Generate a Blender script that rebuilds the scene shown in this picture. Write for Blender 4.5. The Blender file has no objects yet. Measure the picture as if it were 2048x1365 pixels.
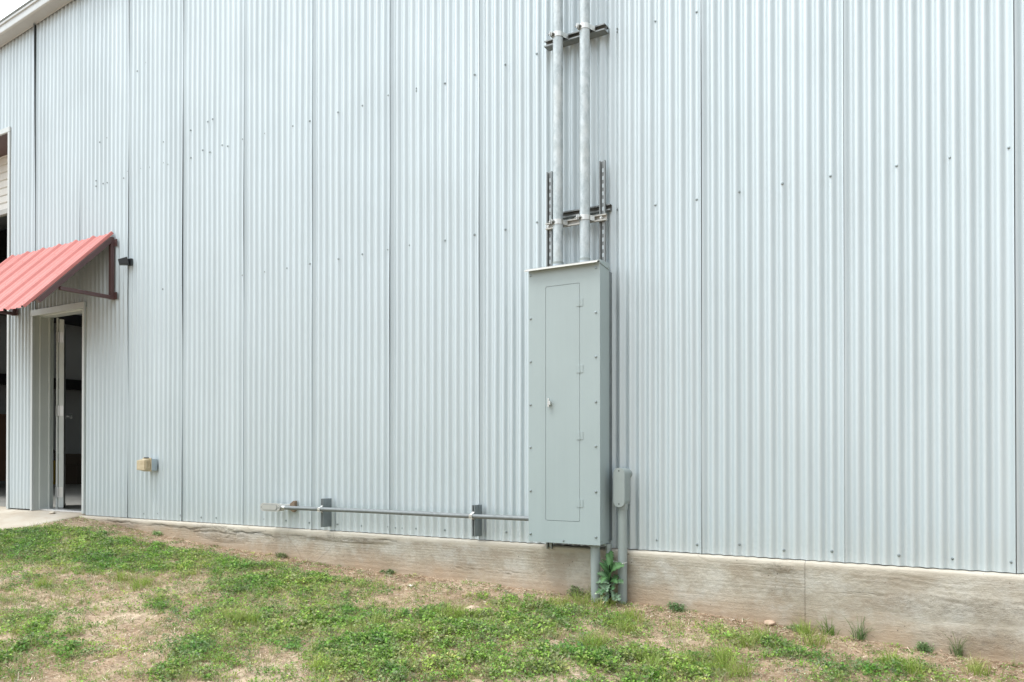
import bpy, bmesh, math, random
import numpy as np
from mathutils import Vector, Matrix, noise

random.seed(7)
rng = np.random.default_rng(11)
SC = bpy.context.scene
COL = SC.collection
R = math.radians

# ------------------------------------------------------------------ camera
YAW, PITCH, F = 30.4, 0.4, 1593.0
CAM = Vector((0.0, -4.8, 0.59))
cd = bpy.data.cameras.new('camera'); cam = bpy.data.objects.new('camera', cd); COL.objects.link(cam)
cam.location = CAM
cam.rotation_euler = (R(90 + PITCH), 0, R(YAW))
cd.sensor_width = 36.0; cd.lens = F / 2048 * 36.0
SHIFT = 220.5
cd.shift_y = SHIFT / 2048.0
cd.clip_start = 0.05; cd.clip_end = 2000
SC.camera = cam
ROT = cam.rotation_euler.to_matrix()


def P(px, py, y=0.0):
    """the point of the photograph (px, py) on the upright plane at this y"""
    d = ROT @ Vector(((px - 1024) / F, (682.5 - py + SHIFT) / F, -1.0))
    t = (y - CAM.y) / d.y
    return CAM + d * t


def PX(px, y):            # x of a photograph column on an upright plane, at horizon height
    return P(px, 914, y).x


ROTI = ROT.transposed()


def proj(p):
    q = ROTI @ (Vector(p) - CAM)
    return 1024 + F * q.x / -q.z, 682.5 + SHIFT - F * q.y / -q.z


def projn(pts):
    M = np.array(ROTI)
    q = (pts - np.array(CAM)) @ M.T
    d = np.maximum(-q[:, 2], 0.05)
    return 1024 + F * q[:, 0] / d, 682.5 + SHIFT - F * q[:, 1] / d


# ------------------------------------------------------------------ helpers
def empty(name, loc=(0, 0, 0), rz=0.0):
    o = bpy.data.objects.new(name, None); COL.objects.link(o)
    o.location = loc; o.rotation_euler = (0, 0, rz); o.empty_display_size = 0.1
    return o


def tag(o, label=None, cat=None, group=None, kind=None):
    if label: o['label'] = label
    if cat: o['category'] = cat
    if group: o['group'] = group
    if kind: o['kind'] = kind
    return o


class MB:
    def __init__(s): s.v = []; s.f = []; s.sm = []

    def add(s, vs, fs, smooth=False):
        n = len(s.v); s.v += [tuple(v) for v in vs]
        s.f += [tuple(i + n for i in f) for f in fs]; s.sm += [smooth] * len(fs)
        return s

    def box(s, x0, x1, y0, y1, z0, z1):
        vs = [(x, y, z) for x in (x0, x1) for y in (y0, y1) for z in (z0, z1)]
        return s.add(vs, [(0, 1, 3, 2), (4, 6, 7, 5), (0, 4, 5, 1), (2, 3, 7, 6), (0, 2, 6, 4), (1, 5, 7, 3)])

    def bar(s, a, b, w, h, up=(0, 0, 1), caps=True):
        a = Vector(a); b = Vector(b); d = (b - a).normalized(); up = Vector(up)
        if abs(d.dot(up)) > .98: up = Vector((0, 1, 0))
        r = d.cross(up).normalized() * (w / 2); u = r.cross(d).normalized() * (h / 2)
        vs = [a - r - u, a + r - u, a + r + u, a - r + u, b - r - u, b + r - u, b + r + u, b - r + u]
        fs = [(0, 1, 5, 4), (1, 2, 6, 5), (2, 3, 7, 6), (3, 0, 4, 7)]
        if caps: fs += [(3, 2, 1, 0), (4, 5, 6, 7)]
        return s.add(vs, fs)

    def tube(s, pts, r, n=16, caps=True, smooth=True):
        pts = [Vector(p) for p in pts]
        rs = r if isinstance(r, (list, tuple)) else [r] * len(pts)
        rings = []; ref = None
        for i, p in enumerate(pts):
            d = (pts[min(i + 1, len(pts) - 1)] - pts[max(i - 1, 0)])
            if d.length < 1e-9: d = Vector((0, 0, 1))
            d.normalize()
            if ref is None:
                ref = Vector((0, 0, 1)) if abs(d.z) < .9 else Vector((1, 0, 0))
            a = d.cross(ref).normalized(); b = d.cross(a).normalized(); ref = a.cross(d)
            rings.append([p + (a * math.cos(t) + b * math.sin(t)) * rs[i] for t in [2 * math.pi * k / n for k in range(n)]])
        vs = [v for ring in rings for v in ring]; fs = []
        for i in range(len(pts) - 1):
            for k in range(n):
                fs.append((i * n + k, i * n + (k + 1) % n, (i + 1) * n + (k + 1) % n, (i + 1) * n + k))
        s.add(vs, fs, smooth)
        if caps:
            s.add(rings[0], [tuple(range(n))]); s.add(rings[-1], [tuple(range(n - 1, -1, -1))])
        return s

    def prism(s, outline, axis, a, b):
        """outline: 2D points; axis 'x','y','z': extrude from a to b"""
        def m(p, t):
            return {'x': (t, p[0], p[1]), 'y': (p[0], t, p[1]), 'z': (p[0], p[1], t)}[axis]
        n = len(outline)
        vs = [m(p, a) for p in outline] + [m(p, b) for p in outline]
        fs = [(i, (i + 1) % n, (i + 1) % n + n, i + n) for i in range(n)]
        s.add(vs, fs); s.add(vs[:n], [tuple(range(n))]); s.add(vs[n:], [tuple(range(n - 1, -1, -1))])
        return s

    def dome(s, c, r, h, nrm=(0, -1, 0), n=10):
        """low round screw head with washer"""
        c = Vector(c); d = Vector(nrm).normalized()
        ref = Vector((0, 0, 1)) if abs(d.z) < .9 else Vector((1, 0, 0))
        a = d.cross(ref).normalized(); b = d.cross(a)
        prof = [(r, 0), (r, h * .25), (r * .62, h * .35), (r * .58, h * .9), (r * .4, h)]
        vs = []
        for rr, hh in prof:
            vs += [c + d * hh + (a * math.cos(t) + b * math.sin(t)) * rr for t in [2 * math.pi * k / n for k in range(n)]]
        fs = []
        for i in range(len(prof) - 1):
            fs += [(i * n + k, i * n + (k + 1) % n, (i + 1) * n + (k + 1) % n, (i + 1) * n + k) for k in range(n)]
        fs.append(tuple((len(prof) - 1) * n + k for k in range(n)))
        return s.add(vs, fs)

    def build(s, name, mat, parent=None, bevel=0, loc=None, seg=2, fix=True):
        me = bpy.data.meshes.new(name)
        me.from_pydata(s.v, [], s.f); me.update()
        me.polygons.foreach_set('use_smooth', s.sm)
        if fix:
            bm = bmesh.new(); bm.from_mesh(me)
            bmesh.ops.recalc_face_normals(bm, faces=bm.faces); bm.to_mesh(me); bm.free()
        o = bpy.data.objects.new(name, me); COL.objects.link(o)
        if mat: me.materials.append(mat)
        if parent:
            o.parent = parent
            o.matrix_parent_inverse = Matrix.Translation(-world_loc(parent))
        if bevel:
            m = o.modifiers.new('bevel', 'BEVEL'); m.width = bevel; m.segments = seg; m.limit_method = 'ANGLE'; m.angle_limit = R(40)
            m.harden_normals = False
        return o


def world_loc(o):
    l = Vector(o.location)
    while o.parent:
        l = o.matrix_parent_inverse @ l; o = o.parent; l = l + Vector(o.location)
    return l


def build_np(name, verts, faces, mat, colors=None, smooth=False, parent=None):
    """faces: (n,3) or (n,4) int array"""
    me = bpy.data.meshes.new(name)
    nv, nf, k = len(verts), len(faces), faces.shape[1]
    me.vertices.add(nv); me.vertices.foreach_set('co', np.ascontiguousarray(verts, dtype=np.float32).ravel())
    me.loops.add(nf * k); me.loops.foreach_set('vertex_index', np.ascontiguousarray(faces, dtype=np.int32).ravel())
    me.polygons.add(nf)
    me.polygons.foreach_set('loop_start', np.arange(0, nf * k, k, dtype=np.int32))
    me.polygons.foreach_set('loop_total', np.full(nf, k, dtype=np.int32))
    me.polygons.foreach_set('use_smooth', np.full(nf, smooth, dtype=bool))
    me.update(calc_edges=True)
    if colors is not None:
        at = me.color_attributes.new('tint', 'FLOAT_COLOR', 'POINT')
        c = np.ones((nv, 4), dtype=np.float32); c[:, :colors.shape[1]] = colors
        at.data.foreach_set('color', c.ravel())
    o = bpy.data.objects.new(name, me); COL.objects.link(o); me.materials.append(mat)
    if parent: o.parent = parent
    return o


# ------------------------------------------------------------------ materials
def mat(name, color, rough=.6, metal=0.0, spec=.5):
    m = bpy.data.materials.new(name); m.use_nodes = True
    b = m.node_tree.nodes['Principled BSDF']
    b.inputs['Base Color'].default_value = (*color, 1); b.inputs['Roughness'].default_value = rough
    b.inputs['Metallic'].default_value = metal; b.inputs['Specular IOR Level'].default_value = spec
    return m


class NT:
    def __init__(s, m): s.m = m; s.t = m.node_tree; s.b = s.t.nodes['Principled BSDF']; s._g = None

    def n(s, typ, **kw):
        nd = s.t.nodes.new(typ)
        for k, v in kw.items():
            if k.startswith('_'): setattr(nd, k[1:], v)
            else:
                key = k.replace('__', ' ')
                nd.inputs[key].default_value = v
        return nd

    def l(s, a, b): s.t.links.new(a, b)

    def pos(s):
        if not s._g: s._g = s.n('ShaderNodeNewGeometry')
        return s._g.outputs['Position']

    def mapping(s, scale, loc=(0, 0, 0)):
        mp = s.n('ShaderNodeMapping'); mp.inputs['Scale'].default_value = scale; mp.inputs['Location'].default_value = loc
        s.l(s.pos(), mp.inputs['Vector']); return mp.outputs[0]

    def noise(s, scale, detail=4, rough=.6, vec=None, dist=0.0):
        nd = s.n('ShaderNodeTexNoise', Scale=scale, Detail=detail, Roughness=rough, Distortion=dist)
        s.l(vec if vec is not None else s.pos(), nd.inputs['Vector']); return nd.outputs['Fac']

    def ramp(s, fac, stops):
        nd = s.n('ShaderNodeValToRGB'); e = nd.color_ramp.elements
        e[0].position, e[0].color = stops[0][0], (*stops[0][1], 1)
        e[1].position, e[1].color = stops[-1][0], (*stops[-1][1], 1)
        for p, c in stops[1:-1]:
            k = e.new(p); k.color = (*c, 1)
        s.l(fac, nd.inputs['Fac']); return nd.outputs['Color']

    def fmap(s, v, a, b, c=0.0, d=1.0):
        nd = s.n('ShaderNodeMapRange'); nd.inputs['From Min'].default_value = a; nd.inputs['From Max'].default_value = b
        nd.inputs['To Min'].default_value = c; nd.inputs['To Max'].default_value = d; s.l(v, nd.inputs['Value']); return nd.outputs[0]

    def mix(s, fac, a, b, mode='MIX'):
        nd = s.n('ShaderNodeMix', _data_type='RGBA', _blend_type=mode)
        for sock, v in ((nd.inputs['Factor'], fac), (nd.inputs['A'], a), (nd.inputs['B'], b)):
            if hasattr(v, 'is_linked'): s.l(v, sock)
            elif isinstance(v, (int, float)): sock.default_value = v
            else: sock.default_value = (*v, 1)
        return nd.outputs['Result']

    def math(s, op, a, b=None):
        nd = s.n('ShaderNodeMath', _operation=op)
        for i, v in enumerate((a, b)):
            if v is None: continue
            if hasattr(v, 'is_linked'): s.l(v, nd.inputs[i])
            else: nd.inputs[i].default_value = v
        return nd.outputs[0]

    def bump(s, h, strength, dist=.01, prev=None):
        nd = s.n('ShaderNodeBump', Strength=strength, Distance=dist); s.l(h, nd.inputs['Height'])
        if prev is not None: s.l(prev, nd.inputs['Normal'])
        return nd.outputs[0]

    def base(s, c): s.l(c, s.b.inputs['Base Color'])
    def rough(s, c): s.l(c, s.b.inputs['Roughness'])
    def normal(s, c): s.l(c, s.b.inputs['Normal'])


WALLC = (.535, .61, .64)


def metal_paint(name, c, rough=.38, metal=.35, spots=.04, sc=3.0):
    m = mat(name, c, rough, metal); t = NT(m)
    big = t.noise(sc, 5, .6)
    streak = t.noise(1.0, 5, .65, t.mapping((14, 14, .5)))
    f = t.math('ADD', t.math('MULTIPLY', big, .5), t.math('MULTIPLY', streak, .5))
    dark = tuple(x * (1 - spots * 3) for x in c); lite = tuple(min(1, x * (1 + spots)) for x in c)
    t.base(t.ramp(f, [(.3, dark), (.7, lite)]))
    t.rough(t.fmap(big, .3, .7, rough + .04, rough - .04))
    return m


M = {}
M['wall'] = metal_paint('corrugated_metal', WALLC, .50, .42, .025, 1.3)
t = NT(M['wall'])
# rain-splash dust along the foot of the sheets
g = t.n('ShaderNodeSeparateXYZ'); t.l(t.pos(), g.inputs[0])
src = t.b.inputs['Base Color'].links[0].from_socket
dz = t.math('ADD', g.outputs['Z'], t.math('MULTIPLY', t.noise(2.2, 5, .7, t.mapping((3, 3, 1))), .35))
t.base(t.mix(t.fmap(dz, .08, .42, .28, 0), src, (.52, .52, .47)))
M['trim'] = metal_paint('pale_trim_metal', (.50, .54, .535), .45, .1, .03)
M['rake'] = metal_paint('rake_trim_paint', (.44, .475, .48), .5, .0, .04)
M['frame'] = metal_paint('door_frame_paint', (.46, .50, .48), .5, .0, .04)
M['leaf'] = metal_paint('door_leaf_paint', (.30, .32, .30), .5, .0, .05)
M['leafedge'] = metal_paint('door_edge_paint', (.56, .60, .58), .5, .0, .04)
M['hinge'] = metal_paint('hinge_steel', (.72, .73, .72), .35, .7, .05)
M['cab'] = metal_paint('grey_enamel', (.32, .388, .395), .42, .0, .025, 2.0)
M['pvc'] = metal_paint('grey_plastic', (.275, .32, .315), .5, .0, .05, 6)
M['strut'] = metal_paint('strut_steel', (.25, .27, .27), .45, .6, .12, 12)
M['strut_and_shade'] = metal_paint('weathered_strut_and_shade', (.235, .265, .275), .45, .55, .1, 12)
M['zinc'] = metal_paint('bright_zinc', (.64, .65, .63), .35, .8, .05, 20)
M['screw'] = metal_paint('screw_steel', (.30, .35, .36), .4, .7, .1, 30)
M['alu'] = metal_paint('cast_aluminium', (.42, .425, .40), .5, .2, .04, 10)
M['maroon'] = metal_paint('maroon_paint', (.095, .05, .050), .45, .0, .1, 6)
M['black'] = mat('black_plastic', (.018, .022, .024), .45)
M['rubber_and_gap'] = mat('dark_gap', (.02, .025, .025), .8)
M['card'] = mat('cardboard', (.10, .08, .06), .9)
M['yellow'] = mat('yellow_plastic', (.42, .26, .03), .6)
M['timber'] = mat('brown_timber', (.15, .085, .05), .7)
M['sealant'] = mat('brown_sealant', (.20, .145, .10), .8)
M['liner'] = mat('white_liner', (.55, .57, .56), .7)
M['girt'] = mat('girt_paint', (.022, .022, .022), .6)
M['curtain'] = metal_paint('curtain_paint', (.66, .67, .64), .45, .0, .03)

m = M['emt'] = mat('conduit_steel', (.36, .39, .40), .5, .4); t = NT(m)
t.base(t.ramp(t.noise(30, 4), [(.3, (.16, .18, .185)), (.7, (.225, .245, .25))]))

# galvanised pipe: cloudy spangle and scuffs
m = M['galv'] = mat('galvanised_pipe', (.62, .66, .66), .42, .3); t = NT(m)
a_ = t.noise(26, 6, .7, t.mapping((1, 1, .6))); b_ = t.noise(7, 4, .6, None)
c1 = t.ramp(a_, [(.34, (.31, .37, .39)), (.47, (.39, .45, .47)), (.60, (.47, .53, .55))])
sc_ = t.noise(60, 3, .8, t.mapping((1, 1, .8)))
c2 = t.mix(t.fmap(sc_, .655, .70, 0, .55), c1, (.20, .23, .22))
t.base(t.mix(t.fmap(b_, .45, .7, 0, .4), c2, (.54, .56, .53)))
t.rough(t.fmap(a_, .3, .7, .55, .35)); t.normal(t.bump(a_, .12, .004))

# red awning sheet: red on top, primer maroon beneath
m = M['red'] = mat('red_sheet_paint', (.55, .085, .075), .55, 0, .3); t = NT(m)
t.base(t.ramp(t.noise(4, 5, .6), [(.3, (.45, .155, .14)), (.7, (.52, .19, .172))]))
t.b.inputs['Coat Weight'].default_value = .0

# tan plastic cover, sun-faded
m = M['tan'] = mat('yellowed_plastic', (.42, .32, .18), .45); t = NT(m)
t.base(t.ramp(t.noise(28, 4, .6), [(.3, (.40, .32, .20)), (.7, (.56, .48, .33))]))
m = M['galvbox'] = metal_paint('galvanised_box', (.42, .48, .52), .4, .5, .05, 15)

# concrete foundation
m = M['conc'] = mat('foundation_concrete', (.36, .33, .28), .9, 0, .3); t = NT(m)
n1 = t.noise(1.7, 7, .62); n2 = t.noise(5.5, 6, .65, t.mapping((1, 1, 1.2))); brd = t.noise(1.0, 5, .7, t.mapping((5, 5, 95))); fine = t.noise(130, 4, .7)
c = t.ramp(n1, [(.36, (.30, .26, .20)), (.48, (.42, .385, .315)), (.60, (.52, .495, .425))])
c = t.mix(t.fmap(t.noise(17, 7, .75, t.mapping((1, 1, 1.6))), .40, .60, .35, 0), c, (.22, .19, .15))
c = t.mix(t.fmap(n2, .45, .65, 0, .6), c, (.53, .53, .49))
c = t.mix(t.fmap(t.noise(2.4, 5, .7, t.mapping((1, 1, 1), (9, 3, 1))), .50, .60, 0, .6), c, (.33, .28, .215))
c = t.mix(t.fmap(brd, .35, .7, .12, 0), c, (.28, .25, .20))
at = t.n('ShaderNodeVertexColor', _layer_name='tint'); sp = t.n('ShaderNodeSeparateColor'); t.l(at.outputs[0], sp.inputs[0])
soil = sp.outputs[0]; top = sp.outputs[1]; rub = sp.outputs[2]
sf = t.fmap(t.math('ADD', soil, t.math('MULTIPLY', t.math('SUBTRACT', t.noise(4.5, 6, .7), .5), .9)), .35, .95, 0, .75)
c = t.mix(t.math('MULTIPLY', sf, .85), c, (.43, .31, .205))
c = t.mix(t.math('MULTIPLY', top, .7), c, (.56, .52, .44))  # top lip lightened in the colour, as if catching the light
pit = t.n('ShaderNodeTexVoronoi', Scale=38.0, Randomness=1.0); t.l(t.pos(), pit.inputs['Vector'])
pm = t.math('MULTIPLY', t.fmap(pit.outputs['Distance'], .10, .16, 1, 0), t.fmap(t.noise(9, 3), .56, .62))
c = t.mix(t.math('MULTIPLY', pm, .8), c, (.07, .06, .05))
wn = t.n('ShaderNodeTexNoise', Scale=3.0, Detail=5.0); t.l(t.pos(), wn.inputs['Vector'])
wv = t.n('ShaderNodeMix', _data_type='VECTOR'); wv.inputs['Factor'].default_value = .12
t.l(t.pos(), wv.inputs['A']); t.l(wn.outputs['Color'], wv.inputs['B'])
ck = t.n('ShaderNodeTexVoronoi', Scale=2.6, _feature='DISTANCE_TO_EDGE'); t.l(wv.outputs['Result'], ck.inputs['Vector'])
cm = t.math('MULTIPLY', t.fmap(ck.outputs['Distance'], .004, .012, 1, 0), t.fmap(t.noise(1.9, 3, .5, t.mapping((1, 1, 1), (4, 4, 4))), .58, .66))
c = t.mix(t.math('MULTIPLY', cm, .3), c, (.16, .14, .11))
rb = t.noise(22, 6, .8, t.mapping((1, 1, 1.6)))
c = t.mix(t.math('MULTIPLY', t.fmap(rub, .72, .98), .55), c, (.13, .11, .085))  # modelled crevices darkened in the colour too, adding to their shade
rm = t.math('MULTIPLY', t.fmap(rub, .1, .5), t.fmap(rb, .40, .46, 1, 0))
c = t.mix(t.math('MULTIPLY', rm, .32), c, (.20, .18, .15))
t.base(c)
bh = t.math('ADD', t.math('MULTIPLY', brd, .5), t.math('MULTIPLY', fine, .25))
nb = t.bump(bh, .6, .008)
nb = t.bump(t.noise(34, 6, .75, t.mapping((1, 1, 1.5))), .5, .012, nb)
nb = t.bump(t.math('MULTIPLY', rub, rb), .9, .03, nb)
nb = t.bump(t.math('MAXIMUM', pm, cm), -.8 if False else .8, -.006 if False else .006, nb) if False else nb
t.normal(nb)

m = M['slab'] = mat('slab_concrete', (.45, .41, .35), .85, 0, .3); t = NT(m)
c = t.ramp(t.noise(1.6, 7, .65), [(.3, (.42, .35, .27)), (.5, (.50, .45, .37)), (.7, (.56, .53, .47))])
c = t.mix(t.fmap(t.noise(7, 6, .7), .5, .72, 0, .5), c, (.40, .31, .22)); t.base(c)
t.normal(t.bump(t.noise(90, 5, .7), .3, .004))
m = M['floorc'] = mat('floor_concrete', (.30, .30, .28), .5); t = NT(m)
t.base(t.ramp(t.noise(.9, 6, .6), [(.3, (.24, .24, .22)), (.7, (.34, .335, .31))]))

# soil
m = M['soil'] = mat('dry_soil', (.36, .26, .17), .95, 0, .2); t = NT(m)
n1 = t.noise(1.5, 7, .6); n2 = t.noise(9, 7, .7); n3 = t.noise(60, 5, .75); n4 = t.noise(220, 3, .7)
c = t.ramp(n1, [(.34, (.25, .17, .105)), (.48, (.42, .295, .195)), (.62, (.60, .47, .34))])
c = t.mix(t.fmap(n2, .42, .62, 0, .7), c, (.235, .175, .115))
c = t.mix(t.fmap(n3, .5, .68, 0, .65), c, (.56, .47, .36))
c = t.mix(t.fmap(n3, .44, .32, 0, .7), c, (.14, .095, .06))
c = t.mix(t.fmap(n4, .58, .7, 0, .5), c, (.62, .54, .42)); t.base(c)
nb = t.bump(n2, .5, .03); nb = t.bump(n3, .7, .012, nb); nb = t.bump(n4, .5, .004, nb); t.normal(nb)


def leafmat(name, rough=.55, trans=.25):
    m = bpy.data.materials.new(name); m.use_nodes = True; t = NT(m)
    at = t.n('ShaderNodeVertexColor', _layer_name='tint'); t.base(at.outputs[0])
    t.b.inputs['Roughness'].default_value = rough; t.b.inputs['Specular IOR Level'].default_value = .3
    tr = t.n('ShaderNodeBsdfTranslucent'); t.l(at.outputs[0], tr.inputs[0])
    mx = t.n('ShaderNodeMixShader'); mx.inputs[0].default_value = trans
    out = t.t.nodes['Material Output']
    t.l(t.b.outputs[0], mx.inputs[1]); t.l(tr.outputs[0], mx.inputs[2]); t.l(mx.outputs[0], out.inputs[0])
    return m


M['leafy'] = leafmat('leaf_tissue', .5, .35); M['straw'] = leafmat('dry_straw', .8, .1)
M['light_panel'] = bpy.data.materials.new('translucent_panel'); M['light_panel'].use_nodes = True
t = NT(M['light_panel']); tr = t.n('ShaderNodeBsdfTranslucent'); tr.inputs[0].default_value = (.07, .075, .075, 1); t.l(tr.outputs[0], t.t.nodes['Material Output'].inputs[0])  # dim translucency for the added roof panels that brighten the interior
m = M['stone'] = mat('field_stone', (.45, .33, .25), .85); t = NT(m)
t.base(t.ramp(t.noise(18, 5, .6), [(.3, (.40, .28, .20)), (.7, (.60, .47, .36))])); t.normal(t.bump(t.noise(40, 5), .5, .006))
m = M['palestone'] = mat('chalky_stone', (.62, .56, .46), .85); t = NT(m)
t.base(t.ramp(t.noise(22, 5, .6), [(.3, (.52, .44, .33)), (.7, (.72, .67, .57))])); t.normal(t.bump(t.noise(40, 5), .5, .006))
M['thistle'] = leafmat('thistle_leaf', .5, .2)

# ------------------------------------------------------------------ sky and light
SUN_EL, SUN_AZ = 66.0, 212.0      # azimuth: direction towards the sun, degrees clockwise from +Y
W = bpy.data.worlds.new('World'); SC.world = W; W.use_nodes = True
nt = W.node_tree; bg = nt.nodes['Background']
sky = nt.nodes.new('ShaderNodeTexSky'); sky.sky_type = 'NISHITA'; sky.sun_disc = False
sky.sun_elevation = R(SUN_EL); sky.sun_rotation = R(SUN_AZ); sky.air_density = 1.0; sky.dust_density = 3.0
tc = nt.nodes.new('ShaderNodeTexCoord'); sx = nt.nodes.new('ShaderNodeSeparateXYZ'); nt.links.new(tc.outputs['Generated'], sx.inputs[0])
mr = nt.nodes.new('ShaderNodeMapRange'); mr.inputs['From Min'].default_value = -.02; mr.inputs['From Max'].default_value = .5
mr.inputs['To Min'].default_value = .36; mr.inputs['To Max'].default_value = 1.22
nt.links.new(sx.outputs['Z'], mr.inputs['Value'])
cn = nt.nodes.new('ShaderNodeTexNoise'); cn.inputs['Scale'].default_value = 2.2; cn.inputs['Detail'].default_value = 6
nt.links.new(tc.outputs['Generated'], cn.inputs['Vector'])
cr = nt.nodes.new('ShaderNodeValToRGB'); e = cr.color_ramp.elements
e[0].position = .3; e[0].color = (8.0, 8.6, 9.2, 1); e[1].position = .7; e[1].color = (10.0, 10.3, 10.5, 1)
nt.links.new(cn.outputs['Fac'], cr.inputs['Fac'])
# thinner, brighter cloud round the hidden sun
dt = nt.nodes.new('ShaderNodeVectorMath'); dt.operation = 'DOT_PRODUCT'; nt.links.new(tc.outputs['Generated'], dt.inputs[0])
dt.inputs[1].default_value = (math.sin(R(262)) * math.cos(R(30)), math.cos(R(262)) * math.cos(R(30)), math.sin(R(30)))
gl = nt.nodes.new('ShaderNodeMapRange'); gl.inputs['From Min'].default_value = -.2; gl.inputs['From Max'].default_value = 1.0
gl.inputs['To Min'].default_value = .74; gl.inputs['To Max'].default_value = 1.62; gl.interpolation_type = 'SMOOTHSTEP'; nt.links.new(dt.outputs['Value'], gl.inputs['Value'])
ml = nt.nodes.new('ShaderNodeMath'); ml.operation = 'MULTIPLY'; nt.links.new(mr.outputs[0], ml.inputs[0]); nt.links.new(gl.outputs[0], ml.inputs[1])
vm = nt.nodes.new('ShaderNodeVectorMath'); vm.operation = 'SCALE'; nt.links.new(cr.outputs[0], vm.inputs[0]); nt.links.new(ml.outputs[0], vm.inputs['Scale'])
mx = nt.nodes.new('ShaderNodeMix'); mx.data_type = 'RGBA'; mx.inputs['Factor'].default_value = .88
nt.links.new(sky.outputs[0], mx.inputs['A']); nt.links.new(vm.outputs[0], mx.inputs['B'])
nt.links.new(mx.outputs['Result'], bg.inputs['Color']); bg.inputs['Strength'].default_value = .13
sl = bpy.data.lights.new('sun', 'SUN'); sl.energy = 1.35; sl.angle = R(18); sl.color = (1, .96, .9)
so = bpy.data.objects.new('sun', sl); COL.objects.link(so)
az, el = R(SUN_AZ), R(SUN_EL)
sd = Vector((math.sin(az) * math.cos(el), math.cos(az) * math.cos(el), math.sin(el)))
so.rotation_euler = (-sd).to_track_quat('-Z', 'Y').to_euler(); so.location = (0, -20, 20)
SC.view_settings.view_transform = 'Standard'; SC.view_settings.look = 'None'
SC.view_settings.exposure = 0.52; SC.view_settings.gamma = 1.0
SC.render.filter_size = 1.15
SC.render.engine = 'CYCLES'
SC.cycles.use_denoising = True
SC.cycles.denoiser = 'OPENIMAGEDENOISE'
SC.cycles.denoising_prefilter = 'NONE'
SC.cycles.denoising_input_passes = 'RGB_ALBEDO_NORMAL'

# ------------------------------------------------------------------ ground shape
FY = -.062                                              # face of the concrete foundation
base_px = [(165, 1036), (300, 1066), (420, 1090), (560, 1113), (700, 1137), (850, 1153), (1000, 1172), (1180, 1194), (1255, 1203),
           (1400, 1226), (1600, 1258), (1800, 1293), (2000, 1324), (2048, 1331)]
BX = []; BZ = []
for px, py in base_px:
    p = P(px, py, FY); BX.append(p.x); BZ.append(p.z)
BX += [3.0, 8.0, 40]; BZ += [BZ[-1] - .26, BZ[-1] - .55, BZ[-1] - .8]
BX = [-60, -9.5] + BX; BZ = [BZ[0] - .02, BZ[0] - .02] + BZ
BX = np.array(BX); BZ = np.array(BZ)
SLX = -7.86                                             # right-hand edge of the door slab


def slab_edge(y):
    return SLX + .10 * np.clip(-y - .05, 0, 5) ** 1.0


def gnoise(x, y, s):      # cheap smooth value noise from sines
    return (np.sin(x * 2.1 * s + 1.3 * np.sin(y * 1.7 * s + .4)) + np.sin(y * 2.7 * s + 1.7 * np.sin(x * 1.9 * s + 2.1)) +
            np.sin((x + y) * 3.3 * s + 1.1 * np.sin((x - y) * 2.3 * s))) / 3.0


def G(x, y):
    x = np.asarray(x, dtype=float); y = np.asarray(y, dtype=float)
    d = np.clip(FY - y, 0, None)
    z = np.interp(x, BX, BZ) - .085 * np.minimum(d, 7) - .01 * np.clip(d - 7, 0, None)
    amp = np.clip(d / .5, .15, 1)
    z = z + amp * (.016 * gnoise(x, y, 1.0) + .009 * gnoise(x + 5, y - 3, 3.1) + .004 * gnoise(x - 2, y + 7, 8.0))
    under = np.clip((slab_edge(y) - x) / .12, 0, 1)
    return z - .10 * under


xs = np.concatenate([np.linspace(-60, -11, 30), np.arange(-10.8, 4.0, .035), np.linspace(4.2, 60, 30)])
ys = np.concatenate([np.linspace(-80, -8, 26), np.arange(-7.8, -5.2, .15), np.arange(-5.1, -.03, .03), [-.02, .0]])
X, Y = np.meshgrid(xs, ys); Z = G(X, Y)
vs = np.stack([X.ravel(), Y.ravel(), Z.ravel()], 1); nx = len(xs)
ii, jj = np.meshgrid(np.arange(nx - 1), np.arange(len(ys) - 1)); q = (jj * nx + ii).ravel()
gr = build_np('ground', vs, np.stack([q, q + 1, q + 1 + nx, q + nx], 1), M['soil'], smooth=True)
tag(gr, 'bare tan soil sloping away from the building', kind='structure')

# slab at the doorway (a ramp of pale concrete)
sv = []; sf_ = []
yy = [.21, .0, -.05] + [-.05 - .1 * k for k in range(1, 26)]
for y in yy:
    zt = .012 + (.14 * min(0, y))
    xe = float(slab_edge(np.array(y))) + .006 * math.sin(y * 17)
    sv += [(-40, y, zt), (-9.4, y, zt), (xe - .02, y, zt), (xe, y, zt - .012), (xe + .004, y, zt - .30)]
for k in range(len(yy) - 1):
    for c_ in range(4): a = k * 5 + c_; sf_.append((a, a + 1, a + 6, a + 5))
n_ = len(yy) - 1
b = MB().add(sv, sf_); b.add([sv[n_ * 5], sv[n_ * 5 + 3], (sv[n_ * 5 + 3][0], yy[-1], -.7), (-40, yy[-1], -.7)], [(0, 1, 2, 3)])
tag(b.build('pavement', M['slab']), 'pale concrete apron in front of the doorways', kind='structure')

# ------------------------------------------------------------------ building
bld = empty('metal_building', (-8.0, 0, 0))
tag(bld, 'large pale corrugated metal building on a concrete foundation', 'building')

PITCH_X = .0675; SHEET = PITCH_X * 12
SEAM0 = .1615
RAKE0 = P(0, 95, -.022); RAKE1 = P(145, 0, -.022)
RS = (RAKE1.z - RAKE0.z) / (RAKE1.x - RAKE0.x)
RIDGE_X = 2.0


def rake_z(x):
    zr = RAKE0.z + RS * (RIDGE_X - RAKE0.x)
    return zr - RS * abs(x - RIDGE_X)


DX0, DX1, DZ = -8.80, P(168, 800, -.022).x, 2.165       # man door opening
UX0, UX1, UZ = -13.0, P(15.5, 700, -.022).x, P(17, 265, -.022).z       # roll-up opening
NS = 12


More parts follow.
